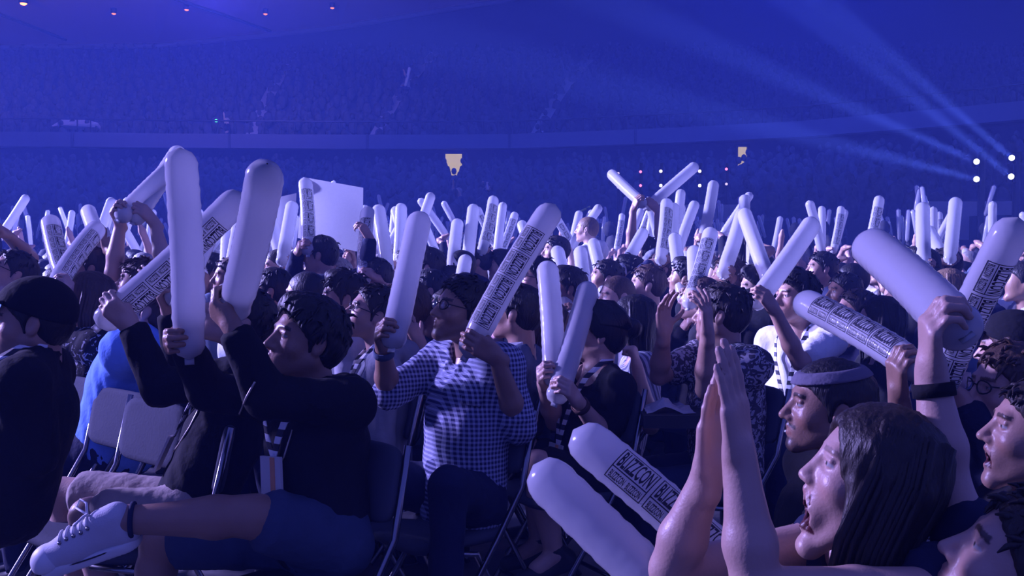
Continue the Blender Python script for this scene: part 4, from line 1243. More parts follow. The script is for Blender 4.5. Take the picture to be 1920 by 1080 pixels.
P14 = cast((1352, 588, 4.15), (-14, 6), 'the man in the patterned shirt', 'man in a grey patterned shirt clapping with both open hands raised', lod=0, byaw=22, N=(1362, 668, 0), tone='mid', hair='short', hairc='dark', smat=C_FLORAL, shirt='collar', sleeve='short', bw=1.1,
     arms={'L': dict(e=(1352, 716, -0.20), w=(1326, 626, -0.30), hand='open', dir=(-0.05, 0, 1), palm=(-0.8, 0.6, 0.0)), 'R': dict(e=(1236, 705, 0.0), w=(1244, 628, -0.12), hand='open', dir=(0.0, 0, 1), palm=(0.5, -0.7, 0))})
P15 = cast((1492, 556, 4.80), (38, 6), 'the man in the white T-shirt', 'man in a white T-shirt with arm raised and a dark badge holder on his chest', lod=0, byaw=42, tone='mid', hair='quiff', hairc='black', smat=C_WHITE, shirt='tee', sleeve='short', lanyard=True, mouth=0.25,
     arms={'L': dict(e=(1500, 680, -0.22), w=(1450, 578, -0.3), tip=(1522, 420, False))})
P16 = cast((1552, 762, 2.60), (14, 8), 'the man with the headband', 'man with headband, moustache and goatee in a black T-shirt', lod=0, byaw=20, N=(1600, 880, 0.0), tone='tan', hair='short', hairc='black', headband=C_BAND, smat=C_BLACK, shirt='tee', sleeve='short', beard='goatee', stub=0.12, mouth=0.1,
     arms={'R': dict(e=(1700, 860, 0.2), w=(1688, 765, 0.15), tip=(1508, 568, False), print=True), 'L': dict(e=(1470, 1020, -0.2), w=(1420, 1080, -0.35), hand='relax')})
P17 = cast((1632, 893, 1.74), (12, 20), 'the shouting woman', 'long-haired woman with her mouth wide open clapping in front', lod=0, byaw=24, N=(1660, 1044, 0.0), tone='light', hair='hang', hairc='dark', smat=C_NAVY, shirt='tank', sleeve='none', mouth=1.2, nose=0.75, fem=True, bw=0.92,
     arms={'L': dict(e=(1405, 1105, -0.16), w=(1392, 905, -0.14), hand='flat', dir=(-0.12, 0.03, 1), palm=(-0.75, 0.62, 0)), 'R': dict(e=(1235, 1075, 0.02), w=(1325, 895, -0.04), hand='flat', dir=(0.08, -0.02, 1), palm=(0.75, -0.62, 0))})
P18 = cast((1925, 1070, 1.52), (4, 30), 'the person cut off at the bottom corner', 'dark-haired person cut off at the bottom corner with one arm raised', lod=0, tone='light', hair='short', hairc='dark', smat=C_NAVY, shirt='tee', sleeve='short', N=(1950, 1190, 0), Pv=(1960, 1700, 0),
     arms={'R': dict(e=(1800, 960, 0.22), w=(1752, 740, 0.25), tip=(1640, 470, False), band=C_BLACK, below=0.02)})
P19 = cast((1893, 728, 2.72), (32, 6), 'the man in glasses at the edge', 'light-skinned man in dark-rimmed glasses and navy top at the picture edge', lod=0, tone='light', hair='short', hairc='brown', glasses=True, smat=C_NAVY, shirt='tee', sleeve='long', byaw=30,
     arms={'R': dict(e=(1835, 870, 0.10), w=(1806, 742, 0.0), tip=(1900, 430, True), print=True)})
P20 = cast((1942, 812, 2.30), (16, 14), 'the man half out of the picture', 'open-mouthed stubbled man half cut off by the picture edge', lod=0, tone='mid', hair='short', hairc='dark', smat=C_BLACK, shirt='tee', stub=0.25, mouth=0.6)

# --- the people behind them
def M(head, look, who, label, tone='mid', hair='short', hairc='dark', smat=C_GREY, arms=None, lod=1, **kw):
    return cast(head, look, who, label, tone=tone, hair=hair, hairc=hairc, smat=smat, arms=arms, lod=lod, **kw)

def up(k, wx, wy, tx=None, ty=None, pr=False, dd=0.0, near=False, **kw):
    a = dict(w=(wx, wy, dd), **kw)
    if tx is not None: a['tip'] = (tx, ty, near); a['print'] = pr
    return {k: a}

M((22, 512, 5.2), (10, 28), 'the upturned man by the edge', 'man with glasses and upturned face at the far edge, arm lifted', glasses=True, hairc='black', smat=C_BLUE, arms=up('R', 12, 440, hand='fist'), sleeve='short')
M((168, 502, 5.6), (-5, 10), 'the bearded man', 'bearded man with dark hair in profile behind the raised sticks', beard='full', tone='tan', smat=C_NAVY, arms={'R': dict(w=(160, 470, 0.0), tip=(165, 395, False)), 'L': dict(w=(200, 462, -0.05), hand='grip', dir=(-0.2, 0, 1))})
M((163, 562, 4.55), (6, 8), 'the person in the black printed T-shirt', 'brown-haired person in glasses and black printed T-shirt, elbow bent', tone='light', hairc='brown', hair='bob', glasses=True, smat=C_PRINT, lod=0, bw=1.1, byaw=25,
  arms={'L': dict(e=(112, 640, -0.05), w=(124, 575, -0.12), tip=(182, 430, False), print=True), 'R': dict(e=(80, 640, 0.1), w=(100, 560, 0.05), tip=(95, 415, False), print=True)})
M((262, 530, 5.0), (-10, 12), 'the person waving two blurred sticks', 'person with bare arms stretched high waving two bright sticks', tone='light', hairc='brown', sleeve='short', smat=C_GREY,
  arms={'R': dict(e=(205, 505, 0.0), w=(226, 418, 0.0), tip=(345, 292, False)), 'L': dict(e=(312, 500, 0.0), w=(290, 418, 0.0), tip=(335, 285, False))}, lod=0)
M((282, 578, 4.3), (-20, 24), 'the person in the bright blue shirt', 'person in a bright blue shirt leaning over the empty chairs', smat=C_BLUE, hairc='brown', lod=0, lanyard=False, sleeve='half', N=(278, 632, 0.0), Pv=(222, 822, 0.05), pmat=C_JEANS, tone='light', bw=1.4, arms=up('L', 300, 570, hand='relax'))
M((508, 545, 5.4), (-14, 4), 'the man behind the tall sticks', 'short-haired man seen from behind beside the tall near stick', smat=C_NAVY, hair='short', hairc='black')
M((572, 553, 5.15), (-24, 2), 'the close-cropped man', 'man with close-cropped head and visible ear facing away', hair='buzz', tone='tan', smat=C_NAVY, hairc='black')
M((628, 516, 6.6), (20, 8), 'the greying man', 'greying man whose forehead shows above the row in front', hair='receding', hairc='grey', tone='light', smat=C_LGREY)
M((597, 506, 7.2), (0, 4), 'the bald man below the placard', 'bald man standing under the white placard', hair='bald', tone='mid', smat=C_GREY)
M((760, 575, 4.6), (-28, 4), 'the man in the slate shirt', 'broad man in a slate shirt with brown hair seen from behind', hair='short', hairc='brown', smat=C_TEAL, bw=1.15, arms={'L': dict(w=(790, 650, -0.2), hand='open', dir=(-0.4, 0, 0.8))})
M((803, 545, 5.9), (-4, -4), 'the man in the sleeveless black top', 'black-haired man in a black sleeveless top with a checked lanyard', hairc='black', smat=C_BLACK, shirt='tee', sleeve='none', lanyard=True, tone='mid')
M((845, 532, 7.0), (6, 2), 'the spectacled person further back', 'spectacled person half hidden behind the upright stick', glasses=True, smat=C_NAVY)
M((838, 592, 4.7), (12, 14), 'the woman beside the plaid shirt', 'woman in glasses just beyond the plaid-shirted man, chin lifted', glasses=True, tone='light', hair='bob', hairc='dark', smat=C_WHITE, bw=0.92)
M((968, 585, 4.35), (-22, 8), 'the man with the white collar', 'man with cropped black hair and white collar turned away', hair='short', hairc='black', smat=C_TEAL, shirt='collar', lanyard=True, tone='mid')
M((1012, 606, 4.65), (10, 24), 'the person in the red shirt', 'person in a red shirt and glasses with upturned face', glasses=True, hair='bob', hairc='brown', tone='light', smat=C_RED, arms=None)
M((1004, 522, 5.9), (18, 10), 'the shouting man in glasses', 'shouting man with black hair and glasses beside the printed stick', glasses=True, hair='quiff', hairc='black', tone='mid', mouth=0.8, smat=C_LGREY, lod=0)
M((1155, 556, 5.8), (24, 2), 'the fair man', 'fair short-haired man with sunglasses pushed up looking ahead', tone='light', hair='buzz', hairc='brown', smat=C_LGREY)
M((1212, 534, 6.2), (0, 6), 'the open-mouthed man', 'brown-haired man in profile with his mouth open', tone='light', hairc='brown', mouth=0.5, smat=C_NAVY)
M((1186, 604, 4.75), (8, 2), 'the woman with black bobbed hair', 'woman with black bobbed hair and pale face in a striped top', tone='light', hair='bob', hairc='black', smat=C_STRIPE, bw=0.92, arms={'L': dict(w=(1195, 690, -0.25), hand='fist')})
M((1540, 503, 7.4), (18, 6), 'the dark-haired man far back', 'dark-haired man with lifted face in the hazy rows', hairc='black', smat=C_NAVY)
M((1582, 548, 6.3), (26, 6), 'the man with a lit forehead', 'man with short dark hair and brightly lit forehead', hairc='black', tone='tan', smat=C_GREY)
M((1604, 584, 5.5), (20, 8), 'the man in wire glasses', 'man in glasses and dark shirt beneath the swinging stick', glasses=True, hairc='dark', tone='mid', smat=C_NAVY)
M((1648, 606, 4.75), (18, 6), 'the long-faced man', 'long-haired man with dark beard next to the blurred arm', beard='full', hair='long', hairc='black', tone='mid', smat=C_BLACK)
M((1742, 536, 6.5), (28, 4), 'the man in glasses behind the grinning woman', 'man in glasses close behind the grinning woman', glasses=True, hairc='black', smat=C_NAVY)
M((1775, 545, 5.9), (18, 4), 'the grinning woman', 'grinning woman with long fair hair in the hazy rows', hair='long', hairc='light', tone='light', mouth=0.25, smat=C_TEAL)
M((1842, 528, 6.8), (10, 2), 'the person in the flat cap', 'person in a cap between the grinning woman and the printed stick', cap=C_TEAL, smat=C_NAVY)
M((1893, 652, 3.6), (-10, 0), 'the person in the dark cap', 'person in a dark cap behind the man in glasses', cap=C_BLACK, smat=C_LGREY, hairc='brown')
M((1100, 430, 9.6), (-14, 4), 'the standing man in the white hoodie', 'close-cropped man in a white hoodie standing above the crowd', hair='buzz', hairc='light', tone='light', smat=C_WHITE, shirt='hoodie', sleeve='long', lod=0, byaw=-30)
# arms and sticks raised in the middle rows
M((600, 478, 6.4), (-20, 2), 'the placard holder', 'dark-coated person holding up the large blank placard', smat=C_NAVY, sleeve='long', hairc='black',
  arms={'R': dict(e=(548, 520, 0.1), w=(556, 482, 0.0), tip=(572, 342, False), print=True), 'L': dict(e=(684, 520, -0.1), w=(694, 448, -0.12), hand='grip', dir=(-0.5, 0, 0.8))})
M((665, 500, 7.4), (-8, 4), 'the person photographing', 'person beneath the placard holding both hands to the face', smat=C_BLACK, arms={'L': dict(w=(650, 492, -0.2), hand='fist'), 'R': dict(w=(662, 490, -0.1), hand='fist')})
def pair(hx, hy, d, who, label, l=None, r=None, **kw):
    arms = {}
    def far_enough(q):                                   # the hand sits far enough down the stick's line
        v = np.array([q[0] - q[2], q[1] - q[3]], float); n = np.linalg.norm(v); v = v / n * max(n, 0.43 * FPX / d)
        return (q[2] + v[0], q[3] + v[1]) + tuple(q[2:])
    l, r = l and far_enough(l), r and far_enough(r)
    if l: arms['L'] = dict(w=(l[0], l[1], -0.05), tip=(l[2], l[3], False), print=len(l) > 4)
    if r: arms['R'] = dict(w=(r[0], r[1], 0.08), tip=(r[2], r[3], False), print=len(r) > 4)
    return M((hx, hy, d), kw.pop('look', (random.uniform(-15, 20), random.uniform(0, 15))), who, label, arms=arms, sleeve=kw.pop('sleeve', random.choice(['short', 'short', 'long'])), tone=kw.pop('tone', random.choice(['light', 'mid', 'mid', 'tan'])),
             hairc=kw.pop('hairc', random.choice(['black', 'dark', 'brown'])), hair=kw.pop('hair', random.choice(['short', 'short', 'quiff', 'buzz', 'thick'])), smat=kw.pop('smat', random.choice([C_NAVY, C_GREY, C_BLACK, C_TEAL, C_WHITE, C_LGREY])), **kw)
pair(432, 520, 6.2, 'the person between the two tall sticks', 'person glimpsed between the two tall near sticks', l=(440, 520, 428, 440), r=(452, 480, 456, 388))
pair(400, 512, 6.6, 'the person with the slanted printed stick', 'person behind the tallest stick with a slanted printed stick', l=(403, 500, 436, 432, 1))
pair(520, 500, 6.9, 'the person by the second placard', 'person raising sticks beside the small second placard', l=(520, 490, 548, 385), r=(508, 470, 503, 395))
pair(700, 520, 6.3, 'the person right of the placard', 'person whose printed and plain sticks rise beside the placard edge', l=(706, 500, 690, 396, 1), r=(705, 470, 709, 392))
pair(760, 505, 7.6, 'the person with twin upright sticks', 'person behind the large tilted stick holding twin upright sticks', l=(756, 448, 752, 388), r=(748, 450, 742, 394))
pair(800, 500, 7.0, 'the person with splayed sticks', 'person with white sticks splayed behind the large tilted stick', l=(790, 525, 778, 440), r=(800, 530, 812, 470))
pair(862, 500, 7.2, 'the person with crossing sticks', 'person with bright sticks crossed into a tall V', l=(852, 500, 858, 418), r=(862, 470, 888, 390))
pair(893, 490, 8.0, 'the person with the far printed stick', 'dark-sleeved person lifting a slim printed stick', l=(897, 440, 925, 374, 1), sleeve='long', smat=C_NAVY)
pair(868, 548, 6.4, 'the person with the squat stick', 'person with one squat bright stick held low', l=(874, 545, 873, 486))
pair(942, 500, 8.0, 'the person in the pale pink top', 'person with both bare arms folded above the head', smat=cloth('pale_pink', (0.8, 0.45, 0.5)), tone='light')
pair(1042, 470, 8.4, 'the person behind the printed stick', 'person whose two short sticks show behind the printed stick', l=(1022, 478, 1028, 436, 1), r=(985, 455, 978, 420))
pair(1062, 540, 6.2, 'the person with three-way sticks', 'person swinging a pale stick below the white hoodie', l=(1062, 530, 1045, 470), r=(1090, 540, 1088, 470))
pair(1135, 520, 6.9, 'the person below the white hoodie', 'person with one long pale stick sweeping past the white hoodie', l=(1142, 530, 1112, 455), tone='mid')
M((1205, 470, 8.2), (-25, 5), 'the person with both sticks flung wide', 'person with arms flung high and two sticks spread wide above the crowd', smat=C_GREY, sleeve='short', hairc='black', lod=0,
  arms={'R': dict(e=(1172, 445, 0.0), w=(1188, 388, 0.0), tip=(1146, 326, False)), 'L': dict(e=(1250, 440, 0.0), w=(1232, 388, 0.0), tip=(1303, 312, False))})
pair(1180, 512, 7.2, 'the person with a slanting blurred stick', 'person lifting a thick slanting stick beside the open-mouthed man', l=(1168, 525, 1206, 436))
pair(1240, 505, 7.0, 'the person with parallel sticks', 'person holding two nearly parallel slanting sticks', l=(1225, 478, 1250, 380, 1), r=(1240, 470, 1262, 388))
pair(1285, 520, 6.6, 'the person with a sweeping stick', 'person with one wide sweeping stick left of the printed one', l=(1290, 520, 1265, 445))
pair(1312, 560, 5.6, 'the person behind the clapping hands', 'person holding a printed stick right behind the clapping hands', l=(1318, 552, 1332, 436, 1), r=(1290, 560, 1302, 470))
pair(1365, 520, 6.2, 'the person behind the patterned shirt', 'person with two pale sticks crossing behind the patterned shirt', l=(1348, 522, 1392, 400), r=(1400, 540, 1412, 455))
pair(1390, 470, 8.0, 'the tall person with arms up', 'tall dark-haired person with bare arms up near the seating boards', l=(1335, 400, 1338, 345), r=(1400, 440, 1396, 372), hair='long', hairc='dark', smat=C_BROWN)
pair(1420, 540, 5.9, 'the person beside the white T-shirt', 'person with dark sleeve and pale stick behind the white T-shirt', l=(1412, 470, 1395, 400), r=(1400, 550, 1420, 470), sleeve='long', smat=C_BLACK)
pair(1726, 500, 6.6, 'the person with the tall pale stick', 'person raising a tall pale stick in the hazy rows', l=(1724, 490, 1730, 388), look=(15, 4))
pair(1770, 498, 7.0, 'the person with the leaning stick', 'person raising a leaning stick in the hazy rows', l=(1764, 480, 1792, 378), r=(1758, 470, 1742, 432), look=(15, 4))
# ------------------------------------------------------------------ the rows further back: copies of a dozen posed people
VARS = []
def variant(i, head_z, arms, **kw):
    H = A3(0, 0, head_z)
    f, l, u = frame(kw.get('look', (0, 0, 0))[0])
    A = {}
    for k, a in arms.items(): A[k] = dict(a, W=H + A3(*a['w'])); 
    for k in A:
        if 't' in A[k]: A[k]['tip'] = A[k]['W'] + A3(*A[k]['t'])
    N = H + A3(0.04, 0, -0.16)
    P = dict(lod=2, H=H, N=N, Pv=N + A3(0.0, 0, -0.53), look=kw.pop('look', (0, 5, 0)), arms=A, hairc=kw.pop('hairc', 'dark'), **kw)
    build_person(P)
    VARS.append(P)
up2 = {'L': dict(w=(-0.12, -0.24, 0.10), t=(-0.1, 0, 0.5)), 'R': dict(w=(-0.12, 0.24, 0.14), t=(0.15, 0, 0.5))}
up1 = {'L': dict(w=(-0.18, -0.20, 0.16), t=(0.2, -0.05, 0.5))}
clap = {'L': dict(w=(-0.30, -0.06, 0.0)), 'R': dict(w=(-0.30, 0.06, 0.0))}
high = {'R': dict(w=(-0.05, 0.25, 0.26), t=(-0.2, 0, 0.5)), 'L': dict(w=(-0.06, -0.26, 0.22), t=(0.25, 0.0, 0.5))}
fist = {'R': dict(w=(-0.1, 0.22, 0.24), hand='fist')}
variant(0, 1.18, up2, smat=C_NAVY, tone='light', hair='short')
variant(1, 1.20, up1, smat=C_GREY, tone='mid', hair='thick', hairc='black')
variant(2, 1.16, {}, smat=C_BLACK, tone='mid', hair='short', hairc='black')
variant(3, 1.17, clap, smat=C_WHITE, tone='light', hair='bob', hairc='dark')
variant(4, 1.19, up2, smat=C_LGREY, tone='tan', hair='short', hairc='black', sleeve='long', look=(15, 12, 0))
variant(5, 1.17, {}, smat=C_TEAL, tone='light', hair='long', hairc='brown', look=(20, 8, 0))
variant(6, 1.20, high, smat=C_BLACK, tone='mid', hair='buzz', sleeve='long')
variant(7, 1.60, {}, smat=C_GREY, tone='light', hair='short', hairc='brown')
variant(8, 1.18, fist, smat=C_NAVY, tone='light', hair='receding', hairc='grey')
variant(9, 1.16, {}, smat=C_LGREY, tone='tan', hair='short', hairc='black', look=(-15, 5, 0))
variant(10, 1.19, up1, smat=C_BLUE, tone='light', hair='quiff', hairc='brown')
variant(11, 1.17, up2, smat=C_WHITE, tone='mid', hair='short', hairc='black', look=(8, 14, 0))

USED = [P['H'][:2] for P in PEOPLE if P.get('label')]
spots = []
for r in range(-16, 20):
    X = -0.75 + 0.78 * r
    y = 5.4 + (r % 2) * 0.25
    while y < 27:
        y += 0.56 + random.uniform(-0.05, 0.08)
        x = X + random.uniform(-0.06, 0.06)
        if abs(x) > 0.535 * y + 0.3: continue
        if y > np.interp(960 + x / y * FPX, PXS, LB) - 0.9: continue
        if min((x - u0[0]) ** 2 + (y - u0[1]) ** 2 for u0 in USED) < 0.30 ** 2 + 0.02: continue
        if 4.5 < y < 9 and min(abs(x - u0[0]) * 0.7 + abs(y - u0[1]) for u0 in USED) < 0.36: continue
        if y < 9.7 and 1040 < 960 + x / y * FPX < 1160: continue      # a gap in front of the man standing in white
        spots.append((x, y))
spots.sort(key=lambda q: q[1])
LIM = 205
def clone(o, parent=None):
    c = o.copy(); COL.objects.link(c); c.parent = parent
    for ch in o.children: clone(ch, c)
    return c
LOOKS = ('fair spectator in a navy T-shirt with both arms raised', 'thick-haired spectator in a grey T-shirt with one arm raised', 'black-haired spectator in a black T-shirt sitting still', 'bobbed spectator in a white T-shirt clapping', 'tanned spectator in a long-sleeved pale grey top with arms up', 'long-haired spectator in a slate T-shirt',
         'crop-haired spectator in black sleeves reaching high', 'brown-haired spectator standing in a grey T-shirt', 'grey-haired spectator in navy with one fist raised', 'tanned spectator in a pale grey T-shirt looking away', 'spectator in a bright blue T-shirt with one arm raised', 'black-haired spectator in a white T-shirt with arms up')
FAR_STICK = 'small white cheer stick lifted out of the hazy rows further back'
first = set()
for i, (x, y) in enumerate(spots[:LIM]):
    vi = random.choice([0, 1, 2, 3, 4, 5, 6, 8, 9, 10, 11, 0, 4, 11] if y > 8.5 else [2, 5, 9, 9, 2, 3])
    P = VARS[vi]
    o = P['body'] if vi not in first else clone(P['body'])
    first.add(vi)
    a = random.uniform(-0.35, 0.35)
    dz = random.uniform(-0.06, 0.05)
    b = A3(P['geo']['base'][0], P['geo']['base'][1], 0)
    o.location = (x, y, 0); o.rotation_euler = (0, 0, a)
    sc = random.uniform(0.95, 1.05); o.scale = (sc, sc, sc)
    where = 'left' if x / y < -0.2 else 'right' if x / y > 0.2 else 'middle'
    tag(o, LOOKS[vi] + ' in the hazy %s rows' % where, 'person', 'spectators in the hazy rows further back')
    R = np.array(Matrix.Rotation(a, 3, 'Z'))
    for grip, t, pr, k, ar in P['sticks_out']:
        if random.random() < (1.0 if y < 8.5 else 0.45 if x / y < 0.22 else 0.85): continue
        g = A3(x, y, 0) + R @ ((grip - b) * sc)
        tt = nrm(R @ t + RNG.normal(size=3) * 0.12)
        pr = random.random() < 0.25
        place_stick(g, tt, pr, ('small printed' if pr else 'small plain white') + ' cheer stick lifted out of the hazy %s rows' % where, 'cheer sticks in the hazy rows further back')
for vi, P in enumerate(VARS):
    if vi not in first:
        for ch in list(P['body'].children_recursive): bpy.data.objects.remove(ch)
        bpy.data.objects.remove(P['body'])

# the rest of the floor crowd merges into haze: one object
mb = MB(); sk = MB(); rng = np.random.default_rng(3)
for x, y in spots[LIM:]:
    st = 0.42 if rng.random() < 0.12 else 0.0
    c = A3(x, y, st)
    mb.ellipsoid(c + A3(0.03, 0, 0.78), (0.15, 0.23, 0.36), 7, 5); mb.ellipsoid(c + A3(-0.02, 0, 1.20), (0.105, 0.085, 0.125), 7, 5)
    mb.tube([c + A3(0, 0, 0.55), c + A3(-0.4, 0, 0.5), c + A3(-0.42, 0, 0.02 - st)], [0.14, 0.1, 0.07], 6)
    if rng.random() < 0.3:
        for sg in (1, -1):
            if rng.random() < 0.7:
                e = c + A3(-0.12 + rng.uniform(-.1, .1), sg * 0.25, 1.42 + rng.uniform(-0.12, 0.12))
                mb.tube([c + A3(0, sg * 0.19, 1.0), e], [0.05, 0.03], 6)
                tip = e + nrm(A3(rng.uniform(-0.4, 0.4), rng.uniform(-.2, .2), 1)) * 0.48
                sk.tube([e - (tip - e) * 0.1, e, (e + tip) / 2, tip - (tip - e) * 0.06, tip], [0.02, 0.042, 0.044, 0.040, 0.012], 8)
tag(mb.build('floor_crowd', CROWDM), 'dark mass of spectators merging into haze at the back of the floor', 'crowd', kind='stuff')
tag(sk.build('floor_crowd_sticks', STICK_PLAIN), 'countless tiny white cheer sticks above the farthest floor crowd', 'cheer stick', kind='stuff')
# ------------------------------------------------------------------ chairs
PAD = plain('grey_vinyl_pad', (0.07, 0.075, 0.10), 0.9, spec=0.08, bump=0.15, bscale=90)
CHROME = plain('chair_tube', (0.25, 0.25, 0.28), 0.22, metal=1.0)
def soft_box(c, half, M, r, h):
    c = np.asarray(c, float); M = np.asarray(M, float)
    prims = [U('el', c, M, (half[0] * 1.0, half[1] * 1.0, half[2] * 1.0), k=0.01)]
    a, b = half[0] - r, half[1] - r
    for sx, sy in ((1, 1), (1, -1), (-1, 1), (-1, -1)):
        prims.append(U('rc', c + M[0] * a * sx - M[2] * (half[2] - r), c + M[0] * a * sx + M[2] * (half[2] - r), r, r, k=0.01))
    return prims
def pad_mesh(c, hx, hy, hz, M, bulge):
    """A rounded cushion: grid of rounded-rectangle rings."""
    c = np.asarray(c, float); M = np.asarray(M, float); V = []; n = 32
    rings = ((0.80, -1.0), (0.95, -0.85), (1.0, -0.3), (1.0, 0.3), (0.95, 0.85), (0.80, 1.0))
    def rr(q):
        e = 0.35; cx, sx = math.cos(q), math.sin(q)
        return math.copysign(abs(cx) ** e, cx), math.copysign(abs(sx) ** e, sx)
    for s, t in rings:
        for k in range(n):
            a, b = rr(2 * math.pi * k / n)
            V.append(c + M[0] * hx * a * s + M[1] * hy * b * s + M[2] * hz * t)
    F = []
    for i in range(len(rings) - 1):
        for k in range(n): F.append((i * n + k, i * n + (k + 1) % n, (i + 1) * n + (k + 1) % n, (i + 1) * n + k))
    V.append(c - M[2] * hz * 1.05); V.append(c + M[2] * hz * (1 + bulge)); e = len(V)
    for k in range(n):
        F.append((e - 2, (k + 1) % n, k)); F.append((e - 1, (len(rings) - 1) * n + k, (len(rings) - 1) * n + (k + 1) % n))
    return np.array(V), F
def make_chair():
    r = bpy.data.objects.new('folding_chair', None); COL.objects.link(r)
    E3 = np.eye(3)
    V, F = pad_mesh((-0.02, 0, 0.445), 0.20, 0.205, 0.022, E3, 0.3); mesh_obj('seat', V, F, PAD, r)
    t = math.radians(12); Mb = np.array([[0, 1, 0], [math.sin(t), 0, math.cos(t)], [math.cos(t), 0, -math.sin(t)]])
    V, F = pad_mesh((0.232, 0, 0.745), 0.205, 0.115, 0.018, Mb, 0.3); mesh_obj('backrest', V, F, PAD, r)
    for s in (1, -1):
        y = 0.218 * s
        MB().tube([(0.265, y * 0.97, 0.86), (0.205, y, 0.60), (0.10, y, 0.44), (-0.20, y, 0.02), (-0.215, y, 0.0)], 0.0115, 8).build('leg', CHROME, r)
        MB().tube([(-0.17, y * 0.94, 0.43), (0.02, y * 0.94, 0.40), (0.22, y * 0.94, 0.02), (0.235, y * 0.94, 0.0)], 0.0115, 8).build('leg', CHROME, r)
    MB().tube([(-0.155, -0.215, 0.085), (-0.155, 0.215, 0.085)], 0.009, 8).build('crossbar', CHROME, r)
    MB().tube([(0.185, -0.2, 0.085), (0.185, 0.2, 0.085)], 0.009, 8).build('crossbar', CHROME, r)
    return r
chair0 = make_chair(); chair_used = False
def put_chair(x, y, yaw, label, group):
    global chair_used
    o = clone(chair0) if chair_used else chair0
    chair_used = True
    o.location = (x, y, 0); o.rotation_euler = (0, 0, math.radians(yaw)); tag(o, label, 'chair', group); return o
for (px, py, d, yaw, lab) in ((226, 735, 4.0, 50, 'empty grey padded folding chair in the middle of the three empty ones'), (166, 714, 4.32, 48, 'empty folding chair half hidden behind the man in the cap'), (290, 757, 3.72, 50, 'empty folding chair nearest the man in khaki shorts')):
    p = W(px, py, d)
    put_chair(p[0] - 0.24 * math.cos(math.radians(yaw)), p[1] - 0.24 * math.sin(math.radians(yaw)), yaw, lab, 'padded folding chairs')
for P in PEOPLE:
    if P.get('lod', 1) == 2 or not P.get('label'): continue
    g = P['geo']
    if g['Pv'][1] > 5.0 or g['Pv'][2] > 0.75: continue
    who = P['label'].split(' ')
    if P is P1: g = dict(g, Pv=g['Pv'] + A3(-0.2, 0, 0))
    put_chair(g['Pv'][0] - 0.11 * math.cos(math.radians(P['byaw'])), g['Pv'][1] - 0.11 * math.sin(math.radians(P['byaw'])), P['byaw'], 'padded folding chair under the ' + ' '.join(who[:9]), 'padded folding chairs')

# ------------------------------------------------------------------ the white canvas shoe of the man with crossed legs
ank, sd, toe = P3['_sneaker']
tz = nrm(A3(-0.93, -0.10, -0.30)); _u = A3(-0.1, -0.35, 0.9); ux = nrm(_u - tz * np.dot(_u, tz)); lx = np.cross(ux, tz)
S0 = ank - ux * 0.062 + tz * 0.036
q = lambda a, b, c: S0 + tz * a + lx * b + ux * c
shoe_empty = bpy.data.objects.new('canvas_shoe', None); COL.objects.link(shoe_empty); shoe_empty.parent = P3['body']
V, F = sdf_mesh([U('rc', q(-0.015, 0, 0.085), q(-0.02, 0, 0.035), 0.037, 0.037, k=0.02), U('rc', q(-0.015, 0, 0.04), q(0.11, 0, 0.035), 0.037, 0.040, k=0.03),
                 U('rc', q(0.03, 0, 0.085), q(0.12, 0, 0.050), 0.030, 0.028, k=0.03), U('rc', q(0.11, 0, 0.034), q(0.180, 0.004, 0.030), 0.043, 0.040, k=0.03),
                 I('hs', -ux, q(0, 0, 0.010), k=0.004)], 0.0042)
bo = P3['body']
sh = mesh_obj('shoe', V, F, WHITE_SHOE, bo); _SV, _SF = V, F
bpy.data.objects.remove(shoe_empty)
V, F = sdf_mesh([U('ec', q(-0.012, 0, 0.006), q(0.185, 0.003, 0.006), lx, (0.047, 0.047), (0.046, 0.046), k=0.01), I('hs', ux, q(0, 0, 0.022), k=0.003), I('hs', -ux, q(0, 0, -0.008), k=0.003)], 0.0042)
mesh_obj('sole', V, F, RUBBER, sh)
V, F = sdf_mesh([U('el', q(0.187, 0.004, 0.024), np.stack([tz, lx, ux]), (0.050, 0.045, 0.046), k=0.01), I('hs', -ux, q(0, 0, 0.012), k=0.003), I('hs', -tz, q(0.165, 0, 0), k=0.004)], 0.004)
mesh_obj('toe_cap', V, F, RUBBER, sh)
from mathutils.bvhtree import BVHTree
_bv = BVHTree.FromPolygons([Vector(v) for v in _SV], [tuple(map(int, p)) for p in _SF])
def skin_pt(a, b, lift):
    h = _bv.ray_cast(Vector(q(a, b, 0.3)), Vector(-ux))
    return (np.array(h[0]) if h[0] is not None else q(a, b, 0.1)) + ux * lift
lc = MB(); ey = MB()
for i in range(5):
    a = 0.055 + 0.020 * i
    lc.tube([skin_pt(a, b, 0.003) for b in (-0.024, -0.012, 0, 0.012, 0.024)], 0.0036, 6)
    for sg in (1, -1): ey.ellipsoid(skin_pt(a, 0.027 * sg, 0.001), (0.0055, 0.0055, 0.0055), 8, 4)
k0 = skin_pt(0.05, 0, 0.008)
lc.tube([k0, k0 + ux * 0.016 - lx * 0.03, k0 + ux * 0.018 - lx * 0.055 + tz * 0.02, k0 + ux * 0.004 - lx * 0.045 + tz * 0.035, k0], 0.0032, 6)
lc.tube([k0, k0 + ux * 0.014 + lx * 0.03, k0 + ux * 0.010 + lx * 0.052 + tz * 0.02, k0 + lx * 0.03 + tz * 0.03, k0], 0.0032, 6)
lc.build('laces', plain('laces', (0.75, 0.75, 0.78), 0.8), sh)
ey.build('eyelets', CHROME, sh)
_sx = -nrm(sd); _a = nrm(np.cross(_sx, A3(0, 1, 0.2))); _b = np.cross(_sx, _a); _c = ank + _sx * 0.012
_ring = [_c + 0.043 * (_a * math.cos(t) + _b * math.sin(t)) for t in np.linspace(0, 2 * math.pi, 25)[:-1]]
MB().tube(_ring, 0.007, 8, closed=True).build('shoe_collar', C_NAVY, sh)
